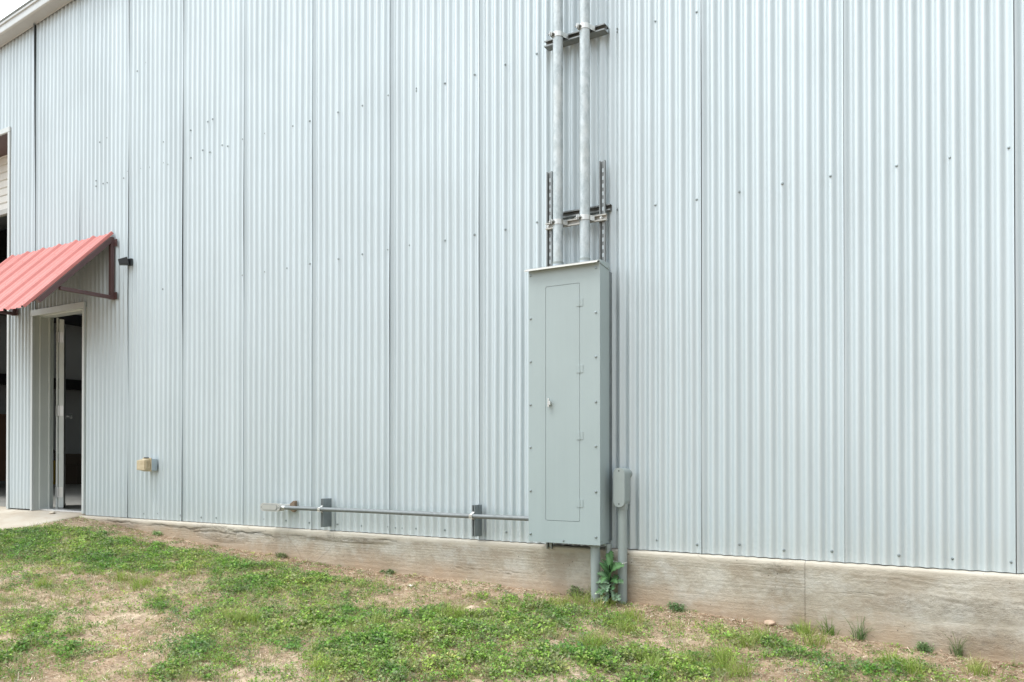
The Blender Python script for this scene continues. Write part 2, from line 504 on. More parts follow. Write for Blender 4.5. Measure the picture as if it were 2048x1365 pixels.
def crest(x, k):
    """surface of the corrugation at x (y value), sheet k with its own slight irregularities"""
    u = (x - SEAM0) / PITCH_X
    i = math.floor(u); h = math.sin(i * 12.9898 + k * 3.1) * 43758.5; h -= math.floor(h)
    h2 = math.sin((i + 1) * 12.9898 + k * 3.1) * 43758.5; h2 -= math.floor(h2)
    w = u - i; am = 1 + .3 * ((h - .5) * (1 - w) + (h2 - .5) * w)
    c_ = math.cos(2 * math.pi * u)
    c_ = math.copysign(abs(c_) ** .85, c_)
    return -.011 - .0105 * am * c_


def surf(x, z, k, xb):
    y = crest(x, k)
    y += .0016 * math.sin(z * 1.9 + k * 2.3 + x * 3.0) + .0012 * math.sin(z * 4.1 + k + x * 7)
    # the sheet lies over its neighbour at the right, lifted a little at the free edge
    e_ = max(0.0, 1 - (xb - x) / .05); y -= (.0022 + SEAM_GAP.get(k, .004) * (1 + .3 * math.sin(z * 2.2 + k))) * e_
    if k == 11: y -= .016 * e_ * max(0, (z - 2.6) / 2.0) ** 2
    # knocks below the outlet box
    for cx_, cz_, r_, d_ in ((-6.76, .21, .035, .007), (-6.72, .17, .025, .006), (-6.78, .14, .02, .005), (-9.2, .75, .03, .006)):
        q_ = ((x - cx_) / r_) ** 2 + ((z - cz_) / (r_ * 1.3)) ** 2
        if q_ < 6: y += d_ * math.exp(-q_)
    return y


SEAM_GAP = {0: .011, 1: .004, 2: .007, 3: .003, 4: .008, 5: .010, 6: .007, 7: .005, 8: .007, 9: .006, 10: .002, 11: .005}
SHEETS = {}
for k in range(-4, 23):
    x1 = SEAM0 - k * SHEET; x0 = x1 - SHEET                # left sheet laps over the one to its right
    if x1 < -18.2: continue
    if k < 0 and x0 > 3.4: continue
    xa = x0; xb = x1 + {0: -.0045, 1: -.0014, 2: -.0022}.get(k, .006)
    cols = [xa + (x1 - xa) * j / (12 * NS) for j in range(12 * NS + 1)]
    cols[-1] = xb
    runs = []; cur = None
    for j in range(len(cols) - 1):
        xm = (cols[j] + cols[j + 1]) / 2
        z0 = 0.0 if xm > DX0 else .026
        if DX0 - .005 < xm < DX1 + .004: z0 = DZ
        if UX0 < xm < UX1: z0 = UZ
        if cur is None or cur[2] != z0: cur = [j, j + 1, z0]; runs.append(cur)
        else: cur[1] = j + 1
    mb = MB()
    for a, b_, z0 in runs:
        zs_n = 60 if k in (8, 12) else 18
        vs = []
        for r_ in range(zs_n + 1):
            f_ = r_ / zs_n
            for j in range(a, b_ + 1):
                x = cols[j]; zt = rake_z(x) + .12; z = z0 + (zt - z0) * f_
                y = surf(x, z, k, xb)
                vs.append((x, y, z))
        w_ = b_ - a + 1
        fs = [(r_ * w_ + j, r_ * w_ + j + 1, (r_ + 1) * w_ + j + 1, (r_ + 1) * w_ + j) for r_ in range(zs_n) for j in range(w_ - 1)]
        mb.add(vs, fs, True)
    # free right edge returns to the wall so that it reads as sheet metal
    o = mb.build('corrugated_sheet', M['wall'], bld, fix=False)
    SHEETS[k] = o

screw_px = [(1309, 40), (1392, 22), (1234, 57), (1234, 63), (1074, 108), (1010, 129), (947, 148), (887, 165), (831, 176), (831, 181), (778, 192),
            (725, 212), (676, 225), (617, 241), (583, 251), (529, 267), (486, 279), (456, 293), (445, 291), (418, 304), (406, 301), (379, 315),
            (333, 328), (325, 325), (297, 334), (281, 337), (255, 343), (248, 357), (275, 143), (289, 124), (416, 244),
            (426, 239), (379, 260), (324, 283), (214, 276), (200, 285), (192, 362), (192, 373), (207, 368), (215, 366),
            (2018, 295), (1900, 314), (1793, 332), (1661, 353), (1565, 368), (1477, 383), (1392, 398), (1309, 409), (1234, 419), (1074, 445),
            (1010, 459), (947, 469), (887, 480), (817, 490), (777, 500), (725, 509), (676, 518), (617, 527), (571, 536), (529, 544), (485, 551),
            (362, 571), (322, 578), (1312, 1081), (1393, 1090), (1478, 1090), (1568, 1101), (1664, 1103), (1798, 1111), (1905, 1118),
            (2023, 1125), (526, 1039), (569, 1042), (616, 1046), (675, 1049), (723, 1052), (776, 1054), (791, 1056), (803, 1057), (830, 1058),
            (887, 1061), (1011, 1065), (433, 1036), (403, 1035), (358, 1031), (313, 1028), (285, 1028), (252, 1026)]
for px, py in screw_px:
    p = P(px, py, -.02)
    k = math.floor((SEAM0 - p.x) / SHEET)
    if k not in SHEETS: continue
    xb = SEAM0 - k * SHEET + {0: -.0045, 1: -.0014, 2: -.0022}.get(k, .006)
    y = surf(p.x, p.z, k, xb); y0 = surf(p.x - .002, p.z, k, xb)
    b = MB().dome((p.x, y - .0005, p.z), .0085, .007, ((y - y0) / .002 * .5, -1, 0))
    b.build('screw', M['screw'], SHEETS[k])

# rake trim: fascia, soffit lip and the leg against the sheets
for sgn, xa, xb in ((1, -18.3, RIDGE_X), (-1, RIDGE_X, 22.3)):
    mb = MB()
    prof = [(-.026, -.004), (-.135, -.004), (-.150, .006), (-.150, .02), (-.143, .085), (-.155, .09), (-.155, .112), (-.02, .15)]
    vs = []
    for x in (xa, xb):
        for (y, dz_) in prof: vs.append((x, y, rake_z(x) + dz_))
    n_ = len(prof)
    mb.add(vs, [(i, i + 1, i + 1 + n_, i + n_) for i in range(n_ - 1)])
    # thin leg hanging on the sheets
    mb.add([(xa, -.0245, rake_z(xa) - .012), (xb, -.0245, rake_z(xb) - .012), (xb, -.0265, rake_z(xb) - .004), (xa, -.0265, rake_z(xa) - .004)], [(0, 1, 2, 3)])
    mb.build('rake_trim', M['rake'], bld, fix=False)
# roof and the inner shell
mb = MB()
for xa, xb in ((-18.3, RIDGE_X), (RIDGE_X, 22.3)):
    for ya, yb in ((-.15, 5.0), (6.6, 13.0), (14.6, 24)):
        mb.add([(xa, ya, rake_z(xa) + .15), (xb, ya, rake_z(xb) + .15), (xb, yb, rake_z(xb) + .15), (xa, yb, rake_z(xa) + .15)], [(0, 1, 2, 3)])
mb.build('roof', M['trim'], bld, fix=False)
for ya, yb in ((5.0, 6.6), (13.0, 14.6)):
    mb = MB()
    for xa, xb in ((-18.3, RIDGE_X), (RIDGE_X, 22.3)):
        mb.add([(xa, ya, rake_z(xa) + .152), (xb, ya, rake_z(xb) + .152), (xb, yb, rake_z(xb) + .152), (xa, yb, rake_z(xa) + .152)], [(0, 1, 2, 3)])
    mb.build('added_light_panel', M['light_panel'], bld, fix=False)  # unseen roof panel, added only to let more light into the room
mb = MB()
mb.add([(-18.2, .0, -.5), (-18.2, 24, -.5), (-18.2, 24, rake_z(-18.2) + .15), (-18.2, 0, rake_z(-18.2) + .15)], [(0, 1, 2, 3)])
mb.add([(22.2, .0, -1.5), (22.2, 24, -1.5), (22.2, 24, rake_z(22.2) + .15), (22.2, 0, rake_z(22.2) + .15)], [(0, 1, 2, 3)])
mb.add([(-18.2, 24, -.5), (22.2, 24, -.5), (22.2, 24, rake_z(22.2) + .15), (RIDGE_X, 24, rake_z(RIDGE_X) + .15), (-18.2, 24, rake_z(-18.2) + .15)], [(0, 1, 2, 3, 4)])
# front wall beyond the sheeted stretch on the far right, out of the picture
mb.add([(3.4, 0, -1.5), (22.2, 0, -1.5), (22.2, 0, rake_z(22.2) + .15), (3.4, 0, rake_z(3.4) + .12)], [(0, 1, 2, 3)])
mb.build('wall', M['liner'], bld, fix=False)
# interior liner behind the front sheets so the room reads as lined
mb = MB()
for a, b_, z0 in ((-18.1, UX0 - .1, -.02), (UX0 - .1, UX1 + .1, UZ + .45), (UX1 + .1, DX0 - .06, -.02), (DX0 - .06, DX1 + .06, DZ + .08), (DX1 + .06, 22, -.02)):
    mb.add([(a, .205, z0), (b_, .205, z0), (b_, .205, rake_z(b_) + .1), (a, .205, rake_z(a) + .1)], [(0, 1, 2, 3)])
mb.build('liner_panel', M['liner'], bld, fix=False)
for zg in (2.25, 3.75):
    MB().box(-18.15, -17.9, .4, 23.6, zg - .11, zg + .11).build('girt', M['girt'], bld)
    MB().box(-17.9, 22, 23.7, 23.95, zg - .11, zg + .11).build('girt', M['girt'], bld)
for yb in (3.0, 12.0, 18.0):
    MB().bar((-18.1, yb, rake_z(-18.1) - .25), (RIDGE_X, yb, rake_z(RIDGE_X) - .25), .2, .5).build('rafter', M['girt'], bld)
    if yb > 9: MB().box(-17.9, -17.6, yb - .1, yb + .1, -.02, rake_z(-18) - .2).build('column', M['girt'], bld)
fl = MB().add([(-18.2, .20, .012), (22.2, .20, .012), (22.2, 24, .012), (-18.2, 24, .012)], [(0, 1, 2, 3)]).build('floor', M['floorc'], fix=False)
tag(fl, 'grey concrete floor inside the building', kind='structure')

# foundation beam, two pours with a joint
JX = P(1610, 1200, FY).x


def foundation(xa, xb, seed):
    nxx = int((xb - xa) / .012); prof = []
    prof.append((.20, -.005, 0))
    for j in range(1, 5): prof.append((-.0 + (-.052 - -.0) * j / 4, -.005, 0))
    prof += [(-.058, -.009), (-.0615, -.017), (-.0625, -.026)]
    prof = [(p_[0], p_[1]) for p_ in prof]
    for j in range(1, 22): prof.append((FY, -.026 - .007 * j))
    for j in range(1, 56): prof.append((FY, -.173 - .0125 * j))
    V = []; C_ = []
    n_ = len(prof)
    for i in range(nxx + 1):
        x = xa + (xb - xa) * i / nxx
        bz = float(np.interp(x, BX, BZ))
        wob = noise.noise((x * 1.3, seed, 0)); rough_top = noise.noise((x * 9, seed + 3, 0)) * .6 + noise.noise((x * 31, seed, 2)) * .4
        for j, (y, z) in enumerate(prof):
            if j < 5:
                zz = z + .0028 * rough_top * (j / 4) + (.002 * noise.noise((x * 14, y * 60, 5))); yo = y - .004 * wob * (j / 4)
                if j == 4: zz -= .002 + .004 * max(0, rough_top)
            else:
                zz = z; yo = y - .003 * wob - .0018 * noise.noise((x * 5, z * 7, seed)) - .0010 * noise.noise((x * 21, z * 40, seed))
                if j < 16:
                    lipf = (16 - j) / 11; yo -= .004 * lipf * (.6 + rough_top)
                yo -= .0009 * noise.noise((x * 3, zz * 75, seed + 8))
                if x > JX:      # trowel marks
                    yo -= .0014 * math.sin(zz * 190 + 9 * noise.noise((x * 2.2, zz * 5, 2))) * max(0, noise.noise((x * 1.7, zz * 4, 9)) + .25)
                else:           # form-board lines
                    yo -= .0012 * math.sin(zz * 330 + 2 * noise.noise((x * 1.2, zz * 3, 6)))
            soil_ = max(0, min(1, 1 - (zz - bz) / .26))
            rub_ = 0.0
            u = (x + 5.75) / .42; v = (zz - (bz + .12)) / .085
            rub_ = max(0, 1 - u * u - v * v)
            u = (x + 7.25) / .5; v = (zz + .045) / .05
            rub_ = max(rub_, .7 * max(0, 1 - u * u - v * v))
            u = (x + 4.3) / .55; v = (zz + .055) / .03
            rub_ = max(rub_, .8 * max(0, 1 - u * u - v * v))
            for cx_, cz_, rx_, rz_ in ((-1.02, -.05, .14, .04), (-.1, -.19, .5, .08), (.0, -.35, .35, .08)):
                u = (x - cx_) / rx_; v = (zz - cz_) / rz_; rub_ = max(rub_, .5 * max(0, 1 - u * u - v * v))
            crev = 0.0
            if j > 6:
                for (z0c, sd, xl, xh, dz_) in ((-.050, 1.7, -7.7, -3.7, 1.0), (-.075, 5.1, -6.6, -4.4, .8), (-.066, 9.3, -1.1, .6, .7), (-.16, 4.4, -1.0, .4, .5), (-.20, 7.7, -3.4, -2.6, .5)):
                    if xl < x < xh:
                        act = max(0, min(1, 3.5 * (noise.noise((x * 2.3, sd, 3)) + .12))) * min(1, (x - xl) / .2, (xh - x) / .2)
                        zcv = z0c + .022 * noise.noise((x * 3.7, sd, 0)) + .011 * noise.noise((x * 19, sd, 1))
                        g_ = dz_ * act * math.exp(-((zz - zcv) / .006) ** 2)
                        crev = max(crev, g_)
                yo += .013 * crev
            if rub_ > 0 and j > 6: yo += .012 * rub_ * max(0, noise.noise((x * 38, zz * 55, 3)) + .1)
            tp = 1.0 if j < 8 else max(0, 1 - (j - 7) / (4.2 + 3.6 * noise.noise((x * 3, 7, seed))))
            V.append((x, yo, zz)); C_.append((soil_, tp, max(min(.72, rub_ * 1.2), crev)))
    V = np.array(V); C_ = np.array(C_)
    ii, jj = np.meshgrid(np.arange(n_ - 1), np.arange(nxx)); q = (jj * n_ + ii).ravel()
    o = build_np('foundation', V, np.stack([q, q + 1, q + 1 + n_, q + n_], 1), M['conc'], colors=C_, smooth=True)
    o.parent = bld; o.matrix_parent_inverse = Matrix.Translation(-Vector(bld.location))
    return o


foundation(SLX - .012, JX - .0012, 1.0)
foundation(JX + .0012, 6.0, 4.0)
MB().box(JX - .05, JX + .05, -.052, -.02, -.9, -.016).build('joint_filler', M['soil'], bld)

# --- man door: trim, frame, leaf
df = MB()
fx0, fx1, fz = DX0, DX1, DZ - .04
# flat J-trim round the opening, butt jointed
df.box(DX0 - .014, DX0 + .022, -.0305, -.010, .013, DZ - .062)
df.box(DX1 - .024, DX1 + .010, -.0305, -.010, .013, DZ - .062)
df.box(DX0 - .016, DX1 + .012, -.0325, -.010, DZ - .06, DZ + .004)
df.build('opening_trim', M['trim'], bld, bevel=.002)
fr = MB()
# left jamb: outer face, projecting stop, rebate (profile in plan)
prof = [(DX0 - .03, -.009), (DX0 + .020, -.009), (DX0 + .020, .045), (DX0 + .036, .048), (DX0 + .036, .135), (DX0 + .052, .137), (DX0 + .052, .15), (DX0 + .02, .152), (DX0 + .02, .2), (DX0 - .03, .2)]
fr.prism(prof, 'z', .013, DZ - .05)
prof = [(DX1 + .02, -.009), (DX1 - .022, -.009), (DX1 - .022, .045), (DX1 - .034, .048), (DX1 - .034, .135), (DX1 - .022, .15), (DX1 - .022, .2), (DX1 + .02, .2)]
fr.prism(prof, 'z', .013, DZ - .05)
prof = [(-.008, DZ), (-.008, DZ - .048), (.045, DZ - .048), (.048, DZ - .06), (.135, DZ - .06), (.15, DZ - .046), (.2, DZ - .046), (.2, DZ)]
fr.prism(prof, 'x', DX0 + .0, DX1 - .0)
fr.build('door_frame', M['frame'], bld, bevel=.0015)
MB().box(DX0 + .02, DX1 - .02, .04, .19, .0125, .028).build('threshold', M['hinge'], bld, bevel=.002)
# leaf, swung wide open into the building
hx, hy = DX0 + .225, .20
hx = P(118, 822, .2).x
ang = R(148.5)
leaf = MB()
L_, T_ = .90, .045


def LP(u, v, z):          # u along the leaf from the hinge, v through its thickness
    cx, sx_ = math.cos(ang), math.sin(ang)
    return (hx + u * cx + v * sx_, hy + u * sx_ - v * cx, z)


def lbox(mb, u0, u1, v0, v1, z0, z1):
    vs = [LP(u, v, z) for u in (u0, u1) for v in (v0, v1) for z in (z0, z1)]
    return mb.add(vs, [(0, 1, 3, 2), (4, 6, 7, 5), (0, 4, 5, 1), (2, 3, 7, 6), (0, 2, 6, 4), (1, 5, 7, 3)])


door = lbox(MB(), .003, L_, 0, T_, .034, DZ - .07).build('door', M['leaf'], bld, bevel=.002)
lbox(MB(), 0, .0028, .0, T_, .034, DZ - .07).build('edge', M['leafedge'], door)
for zc in (P(118, 675, .2).z, P(118, 822, .2).z, P(118, 985, .2).z):
    hb = MB()
    lbox(hb, -.0025, -.0003, .004, T_ - .004, zc - .056, zc + .056)
    hp = LP(-.004, -.004, 0)
    for q_ in range(5):
        z0 = zc - .056 + q_ * .0226
        hb.tube([(hp[0], hp[1], z0), (hp[0], hp[1], z0 + .021)], .0065, 10)
    hb.box(hp[0] - .05, hp[0] - .006, hp[1] - .0045, hp[1] - .002, zc - .056, zc + .056)
    for s_ in (-.035, 0, .035):
        c_ = LP(-.0026, T_ * .55, zc + s_); hb.dome(c_, .004, .001, (math.cos(ang) * -1, math.sin(ang) * -1, 0), 8)
    hb.build('hinge', M['hinge'], door)
kz = P(140, 831, .6).z
kb = MB(); a_ = Vector(LP(.83, T_, kz)); nrm_ = Vector(LP(.83, T_ + 1, kz)) - a_
kb.tube([a_, a_ + nrm_ * .006, a_ + nrm_ * .007], [.032, .032, .012], 14)
kb.tube([a_ + nrm_ * .005, a_ + nrm_ * .04], .010, 10)
kb.tube([a_ + nrm_ * .038, a_ + nrm_ * .045, a_ + nrm_ * .06, a_ + nrm_ * .07, a_ + nrm_ * .073], [.014, .024, .029, .022, .006], 16)
kb.build('handle', M['hinge'], door)
lbox(MB(), .01, L_, -.002, T_ + .004, .016, .036).build('sweep', M['rubber_and_gap'], door)
MB().box(hx - .055, hx - .035, .2, .215, .0, DZ - .05).build('jamb_strip', M['leafedge'], bld)

# --- roll-up door
rd = MB()
rd.box(UX1 - .004, UX1 + .034, -.0315, -.012, .014, UZ - .002)
rd.box(UX0 - .02, UX1 + .036, -.0335, -.012, UZ, UZ + .055)
rd.build('opening_trim', M['trim'], bld, bevel=.002)
MB().box(UX0, UX1, -.01, .42, UZ + .002, UZ + .02).build('opening_lining', M['maroon'], bld)
MB().box(UX1 + .002, UX1 + .03, -.01, .2, .014, UZ - .003).build('opening_lining', M['trim'], bld)
ru = empty('roll_up_door', (-11, .4, 2.5)); ru.parent = bld; ru.matrix_parent_inverse = Matrix.Translation(-Vector(bld.location))
cz0 = P(8, 430, .33).z; cz1 = UZ + .02
mb = MB(); vs = []; prof = []
z = cz0 + .06
while z < cz1 + .5:
    prof += [(.33, z), (.33, z + .068), (.345, z + .074), (.345, z + .084), (.33, z + .09)]; z += .092
for x in (UX0 - .1, UX1 + .1):
    for y, zz in prof: vs.append((x, y, zz))
n_ = len(prof)
mb.add(vs, [(i, i + 1, i + 1 + n_, i + n_) for i in range(n_ - 1)])
mb.build('curtain', M['curtain'], ru, fix=False)
MB().box(UX0 - .1, UX1 + .1, .315, .365, cz0, cz0 + .06).build('bottom_bar', M['alu'], ru, bevel=.003)
MB().tube([(UX0 - .2, .62, UZ + .35), (UX1 + .2, .62, UZ + .35)], .24, 24).build('drum', M['curtain'], ru)

# --- things inside
t_ = empty('door_chain', (hx - .02, .24, 2.0)); tag(t_, 'thin steel hoist chain hanging inside beside the open door', 'chain')
mb = MB(); cx_, cy_ = P(113.5, 750, .27).x, .27; z = P(113, 640, .27).z; zend = P(113, 858, .27).z
i = 0
while z > zend:
    pts = []
    for q_ in range(9):
        a = 2 * math.pi * q_ / 8; u = .0075 * math.sin(a); w = .015 * math.cos(a)
        pts.append((cx_ + (u if i % 2 else 0) + .002 * math.sin(i), cy_ + (0 if i % 2 else u), z + w))
    mb.tube(pts, .0028, 5, False); z -= .023; i += 1
mb.build('links', M['strut'], t_)


def carton(name, loc, sx_, sy, sz, rz, matk, label, cat, group=None, flaps=True):
    e_ = empty(name, loc, rz); tag(e_, label, cat, group)
    b = MB().box(-sx_ / 2, sx_ / 2, -sy / 2, sy / 2, 0, sz)
    o = b.build('body', M[matk], None, bevel=.01); o.parent = e_
    if flaps:
        for f in (MB().bar((-sx_ / 2, 0, sz + .004), (-sx_ / 2 - .12, 0, sz + .12), sy * .96, .006), MB().bar((sx_ / 2, 0, sz + .004), (sx_ / 2 + .14, 0, sz + .08), sy * .96, .006)):
            o = f.build('flap', M[matk], None); o.parent = e_
    return e_


def IN(px, py):           # a point on the inner floor
    d = ROT @ Vector(((px - 1024) / F, (682.5 - py + SHIFT) / F, -1.0)); t_ = (.012 - CAM.z) / d.z
    return CAM + d * t_


p = IN(150, 968); carton('cardboard_box', (p.x - .2, p.y, .012), 1.0, .7, .42, .3, 'card', 'large brown cardboard box at the bottom of the heap inside the doorway', 'box', 'boxes heaped inside', False)
carton('cardboard_box', (p.x - .1, p.y + .1, .436), .8, .6, .22, .9, 'card', 'dark brown cardboard box with raised flaps on top of the heap inside', 'box', 'boxes heaped inside')
p = IN(143, 968); carton('yellow_crate', (p.x + .02, p.y - .4, .012), .24, .22, .5, .3, 'yellow', 'small yellow box on the floor inside the open doorway', 'box', None, False)
p = IN(2, 975)
e_ = empty('wooden_cabinet', (p.x - .45, p.y, .012)); tag(e_, 'brown wooden cabinet seen through the tall roll-up opening', 'cabinet')
for nm, bx in (('body', (-.5, .5, -.3, .3, .12, 1.35)), ('top', (-.53, .53, -.33, .33, 1.352, 1.39))):
    o = MB().box(*bx).build(nm, M['timber'], None, bevel=.006); o.parent = e_
for sx_ in (-.45, .45):
    for sy in (-.25, .25):
        o = MB().box(sx_ - .03, sx_ + .03, sy - .03, sy + .03, 0, .118).build('leg', M['timber'], None); o.parent = e_
for sx_ in (-.25, .25):
    o = MB().box(sx_ - .235, sx_ + .235, -.322, -.302, .16, 1.31).build('door', M['timber'], None, bevel=.004); o.parent = e_

# ------------------------------------------------------------------ awning
XR = P(226, 598, -.03).x; XL = P(30, 628, -.03).x; ZB = P(226, 598, -.03).z - .01; ZT = P(226, 474, -.03).z
aw = empty('awning', ((XL + XR) / 2, -.03, ZT)); tag(aw, 'red ribbed metal awning on maroon brackets over the side door', 'awning')
re = P(76, 596, -.73); re.x = XR
slope = (re.z - ZT) / (re.y + .03)


def bracket(x):
    o = MB().box(x - .019, x + .019, -.066, -.028, ZB, ZT - .01).build('post', M['maroon'], aw, bevel=.002)
    MB().bar((x, -.055, ZT - .032), (x, -.76, ZT - .032 - slope * .705), .042, .046, (0, 0, 1)).build('rafter', M['maroon'], aw, bevel=.002)
    yb = -.56
    MB().bar((x, -.067, ZB + .02), (x, yb, ZB + .02), .036, .034).build('brace', M['maroon'], aw, bevel=.002)
    for z in (ZB + .03, ZT - .07):
        b = MB().box(x + .021, x + .062, -.034, -.026, z - .03, z + .04).box(x + .0195, x + .023, -.062, -.0345, z - .03, z + .04)
        b.dome((x + .044, -.034, z + .005), .009, .008, (0, -1, 0))
        b.build('wall_clip', M['maroon'], aw)


bracket(XR - .0); bracket(XL + .0)
MB().box(XL + .02, XR - .02, -.064, -.030, ZT - .05, ZT - .015).build('crossbar', M['maroon'], aw)
yy_ = -.73
MB().box(XL + .02, XR - .02, yy_ - .017, yy_ + .017, ZT - slope * .70 - .022, ZT - slope * .70 + .012).build('crossbar', M['maroon'], aw)
# ribbed sheet
px0, px1 = XL - .12, XR + .010
segs = []
x = px1
RP = (PX(225.6, -.03) - PX(27.7, -.03)) / 6
xr = XR + .0
prof2 = [(px1, -.006), (px1 - .004, .014)]
nrib = 7
for i in range(nrib):
    c_ = XR - .008 - i * RP
    prof2 += [(c_ + .031 if i else px1 - .005, .0 if i else .016), (c_ + .012, .019), (c_ - .012, .019), (c_ - .033, 0)]
    if i < nrib - 1:
        for q_ in (1 / 3, 2 / 3):
            cc = c_ - RP * q_; prof2 += [(cc + .020, 0), (cc + .009, .006), (cc - .009, .006), (cc - .020, 0)]
prof2.append((XR + .006 - (nrib - 1) * RP - .08, 0))
ytop, ybot = -.026, P(48, 607, -.86).y
ybot = -.87
nd = Vector((0, -slope, 1)).normalized()       # sheet normal, up and outward
if nd.z < 0: nd = -nd
mb = MB(); vs = []
rows = 8
for r_ in range(rows + 1):
    y = ytop + (ybot - ytop) * r_ / rows
    for x, h in prof2:
        vs.append(Vector((x, y, ZT + .022 + slope * (y + .03))) + nd * (h + .012))
n_ = len(prof2)
fs = [(r_ * n_ + i, r_ * n_ + i + 1, (r_ + 1) * n_ + i + 1, (r_ + 1) * n_ + i) for r_ in range(rows) for i in range(n_ - 1)]
mb.add(vs, fs)
rs = mb.build('roof_sheet', M['red'], aw, fix=False)
rs.data.materials.append(M['maroon'])
so_ = rs.modifiers.new('thick', 'SOLIDIFY'); so_.thickness = .0016; so_.offset = 0; so_.material_offset = 1
for i in range(6):
    for y in (-.18, -.50, -.80):
        xx = XR + .006 - i * RP - RP * .5 + .02
        c_ = Vector((xx, y, ZT + .022 + slope * (y + .03))) + nd * .013
        MB().dome(c_, .008, .007, nd).build('screw', M['maroon'], rs)

# ------------------------------------------------------------------ small black flood light
wl = empty('wall_light', P(262, 525, -.03)); tag(wl, 'small black box shaped wall light just right of the red awning', 'light')
c = P(262, 525, -.03)
MB().box(c.x - .035, c.x + .02, -.045, -.0225, c.z - .035, c.z + .035).build('mount', M['black'], wl, bevel=.004)
b = MB()
ax = Vector((-.55, -.75, -.22)).normalized(); rt = ax.cross(Vector((0, 0, 1))).normalized(); up = rt.cross(ax)
s0 = c + Vector((0, -.03, .005)); s1 = s0 + ax * .085
b.add([s0 + rt * (i * .036) + up * (j * .037) for i, j in ((-1, -1), (1, -1), (1, 1), (-1, 1))] +
      [s1 + rt * (i * .030) + up * (j * .024) for i, j in ((-1, -1), (1, -1), (1, 1), (-1, 1))],
      [(0, 1, 2, 3), (4, 7, 6, 5), (0, 4, 5, 1), (1, 5, 6, 2), (2, 6, 7, 3), (3, 7, 4, 0)])
b.build('housing', M['black'], wl, bevel=.004)
b = MB(); b.add([s1 + ax * .001 + rt * (i * .024) + up * (j * .018) for i, j in ((-1, -1), (1, -1), (1, 1), (-1, 1))], [(0, 1, 2, 3)])
b.build('lens', M['rubber_and_gap'], wl)

# ------------------------------------------------------------------ outlet box
ox = P(302, 930, -.05); oz = ox.z; ox = ox.x
ob = empty('outlet_box', (ox, -.03, oz)); tag(ob, 'grey outlet box with yellowed tan plastic cover low on the wall', 'outlet')
MB().box(ox - .058, ox + .058, -.085, -.0225, oz - .055, oz + .055).build('box', M['galvbox'], ob, bevel=.003)
MB().box(ox - .064, ox + .060, -.093, -.0855, oz - .062, oz + .066).build('cover_plate', M['tan'], ob, bevel=.002)
b = MB()
x0, x1 = ox - .058, ox + .052
b.add([(x0, -.0935, oz - .058), (x1, -.0935, oz - .058), (x1, -.0935, oz + .058), (x0, -.0935, oz + .058),
       (x0 + .008, -.165, oz - .046), (x1 - .01, -.150, oz - .052), (x1 - .01, -.150, oz + .046), (x0 + .008, -.165, oz + .040)],
      [(0, 1, 2, 3), (4, 7, 6, 5), (0, 4, 5, 1), (1, 5, 6, 2), (2, 6, 7, 3), (3, 7, 4, 0)])
b.build('lid', M['tan'], ob, bevel=.004)
b = MB(); b.box(x1 - .004, x1 + .004, -.140, -.100, oz - .035, oz - .029).box(x1 - .004, x1 + .004, -.140, -.100, oz + .028, oz + .034).box(x1 - .004, x1 + .004, -.106, -.100, oz - .0285, oz + .0275).box(x1 - .004, x1 + .004, -.140, -.134, oz - .0285, oz + .0275)
b.build('lid_rib', M['tan'], ob)
MB().tube([(x0 + .03, -.10, oz + .066), (x1 - .02, -.10, oz + .066)], .005, 8).build('hinge', M['rubber_and_gap'], ob)

# ------------------------------------------------------------------ cabinet
CY = -.231; CB = -.080
cx0, cx1 = P(1057, 850, CY).x, P(1200, 850, CY).x
cz1 = P(1196, 524, CY).z; cz0 = .036
ca = empty('electrical_cabinet', ((cx0 + cx1) / 2, CB, cz0)); tag(ca, 'tall narrow grey electrical cabinet mounted on the corrugated wall', 'cabinet')
# body in shallow pan + cover with a cut-out for the inner door
MB().box(cx0 + .002, cx1 - .002, CY + .012, CB, cz0 + .002, cz1 - .002).build('enclosure', M['cab'], ca, bevel=.003)
dx0, dx1 = P(1091, 800, CY).x, P(1159.5, 800, CY).x
dz1 = (P(1091, 573, CY).z + P(1159, 567, CY).z) / 2; dz0 = (P(1092, 1041, CY).z + P(1161, 1044.5, CY).z) / 2


def rrect(x0, x1, z0, z1, r, n=5):
    pts = []
    for cx, cz, a0 in ((x1 - r, z0 + r, -90), (x1 - r, z1 - r, 0), (x0 + r, z1 - r, 90), (x0 + r, z0 + r, 180)):
        for k in range(n + 1):
            a = R(a0 + 90 * k / n); pts.append((cx + r * math.cos(a), cz + r * math.sin(a)))
    return pts


def plate_with_hole(outer, inner, y0, y1):
    bm = bmesh.new()
    ov = [bm.verts.new((p[0], y0, p[1])) for p in outer]; iv = [bm.verts.new((p[0], y0, p[1])) for p in inner]
    eds = [bm.edges.new((ov[i], ov[(i + 1) % len(ov)])) for i in range(len(ov))] + [bm.edges.new((iv[i], iv[(i + 1) % len(iv)])) for i in range(len(iv))]
    bmesh.ops.triangle_fill(bm, edges=eds, use_beauty=True)
    r = bmesh.ops.extrude_face_region(bm, geom=bm.faces[:])
    for v in [g for g in r['geom'] if isinstance(g, bmesh.types.BMVert)]: v.co.y = y1
    bmesh.ops.recalc_face_normals(bm, faces=bm.faces)
    vs = [v.co.copy() for v in bm.verts]; idx = {v: i for i, v in enumerate(bm.verts)}
    fs = [tuple(idx[v] for v in f.verts) for f in bm.faces]; bm.free()
    return MB().add(vs, fs)


